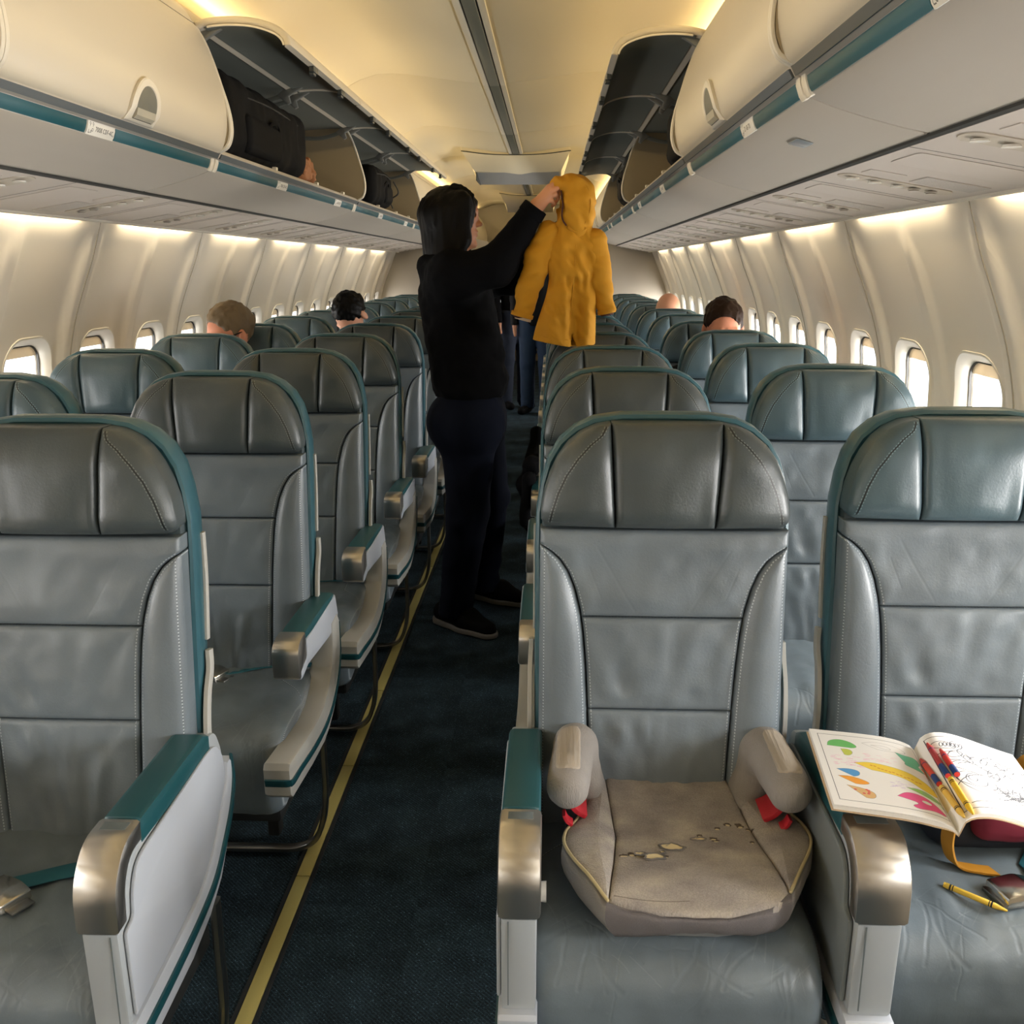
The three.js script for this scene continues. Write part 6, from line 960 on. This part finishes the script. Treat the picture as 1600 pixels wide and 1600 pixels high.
belt(seats.L2, [[0.205, 0.505, 0.10], [0.08, 0.497, 0.09], [-0.03, 0.492, 0.10], [-0.12, 0.492, 0.12]], [-0.14, 0.488, 0.13], -0.2);
belt(seats.M0, [[0.2, 0.50, 0.12], [0.12, 0.492, 0.20], [0.06, 0.488, 0.28]], [0.022, 0.4775, 0.327], 0.25);
belt(seats.R1, [[-0.2, 0.505, 0.09], [-0.05, 0.497, 0.09], [0.10, 0.494, 0.11], [0.2, 0.502, 0.09]], [-0.02, 0.489, 0.12], 0.1);
// ---------------------------------------------------------------- luggage
const soft = (x, y, z, c, h, r) => { const q = [Math.abs(x - c[0]) - h[0] + r, Math.abs(y - c[1]) - h[1] + r, Math.abs(z - c[2]) - h[2] + r]; return Math.hypot(Math.max(q[0], 0), Math.max(q[1], 0), Math.max(q[2], 0)) + Math.min(Math.max(...q), 0) - r; };
M.bagBlack = phys('#08080a', 0.85, { specularIntensity: 0.3 }); M.bagStrap = std('#121315', 0.7); M.tan = std('#8a5a35', 0.8);
function duffel(name, label, c, h, opts = {}) {
  const t = thing(name, label, 'bag', [0, 0, 0]);
  part('bag_body', nets((x, y, z) => soft(x, y, z, c, h, 0.07) + 0.008 * noise(x * 9, y * 9, z * 9) + 0.004 * noise(x * 24, y * 24, z * 24), c.map((v, i) => v - h[i] - 0.03), c.map((v, i) => v + h[i] + 0.03), 0.012), M.bagBlack, t);
  const s = c[0] < 0 ? 1 : -1, xf = c[0] + s * (h[0] + 0.001);
  part('zip', tube([[xf - s * 0.01, c[1] + h[1] * 0.55, c[2] - h[2] * 0.8], [xf, c[1] + h[1] * 0.6, c[2]], [xf - s * 0.01, c[1] + h[1] * 0.5, c[2] + h[2] * 0.8]], 0.004, 6, 20), M.bagStrap, t);
  part('handle', bar([[xf - s * 0.012, c[1] - 0.02, c[2] - 0.09], [xf + s * 0.012, c[1] + 0.02, c[2] - 0.04], [xf + s * 0.012, c[1] + 0.02, c[2] + 0.04], [xf - s * 0.012, c[1] - 0.02, c[2] + 0.09]], [0, 1, 0], 0.014, 0.004, 24), M.bagBlack, t);
  if (opts.pocket) part('front_pocket', nets((x, y, z) => soft(x, y, z, [c[0] + s * h[0] * 0.9, c[1] - h[1] * 0.3, c[2] + opts.pocket], [0.03, h[1] * 0.5, h[2] * 0.4], 0.03), [c[0] + s * h[0] * 0.9 - 0.06, c[1] - h[1], c[2] - h[2]], [c[0] + s * h[0] * 0.9 + 0.06, c[1] + h[1], c[2] + h[2]], 0.01), M.bagBlack, t);
  if (opts.strap) part('shoulder_strap', bar(opts.strap, [0, 0, 1], 0.03, 0.005, 40), M.bagStrap, t);
  return t;
}
duffel('duffel_bag', 'large black duffel bag filling the first left-hand open bin', [-0.90, 1.872, -3.62], [0.19, 0.128, 0.52], { pocket: 0.1 });
duffel('backpack', 'black backpack with dangling strap in the second left-hand open bin', [-0.86, 1.850, -5.78], [0.19, 0.108, 0.30], { pocket: -0.1, strap: [[-0.66, 1.90, -6.02], [-0.645, 1.84, -6.09], [-0.70, 1.80, -6.13], [-0.69, 1.755, -6.15]] });
duffel('duffel_bag', 'black bag at the near end of the first right-hand open bin', [0.90, 1.86, -3.50], [0.19, 0.118, 0.33], { pocket: -0.05 });
duffel('duffel_bag', 'black bag in the second right-hand open bin', [0.87, 1.855, -5.62], [0.20, 0.112, 0.34], { pocket: -0.05 });
tag(part('paper_bag', nets((x, y, z) => soft(x, y, z, [-0.83, 1.805, -4.28], [0.09, 0.055, 0.12], 0.04) + 0.030 * Math.abs(noise(x * 18, y * 18, z * 18)) + 0.016 * Math.abs(noise(x * 46, y * 46, z * 46)) - 0.012, [-0.95, 1.735, -4.44], [-0.70, 1.89, -4.12], 0.006), M.tan, scene), 'crumpled tan bag beside the black duffel bag in the open bin', 'bag');
// black jacket slung over a right aisle armrest
{
  const j = thing('jacket', 'black jacket bunched over a right-block aisle armrest', 'jacket', [0, 0, 0]);
  part('jacket_body', nets((x, y, z) => { let d = capsule(x, y, z, [0.225, 0.70, -3.44], [0.232, 0.68, -3.62], 0.035, 0.03); d = smin(d, capsule(x, y, z, [0.205, 0.63, -3.45], [0.205, 0.61, -3.53], 0.04, 0.036), 0.03); d = smin(d, capsule(x, y, z, [0.212, 0.58, -3.46], [0.212, 0.46, -3.48], 0.026, 0.018), 0.03); d = smin(d, capsule(x, y, z, [0.23, 0.70, -3.62], [0.24, 0.78, -3.70], 0.032, 0.026), 0.03); return d + 0.006 * noise(x * 24, y * 24, z * 24); }, [0.13, 0.4, -3.8], [0.31, 0.84, -3.37], 0.008), M.blackCloth, j);
  part('sleeve', nets((x, y, z) => capsule(x, y, z, [0.215, 0.66, -3.40], [0.200, 0.50, -3.405], 0.026, 0.022) + 0.004 * noise(x * 30, y * 30, z * 30), [0.15, 0.45, -3.46], [0.28, 0.71, -3.34], 0.007), M.blackCloth, j);
}
renderer.render(scene, camera);
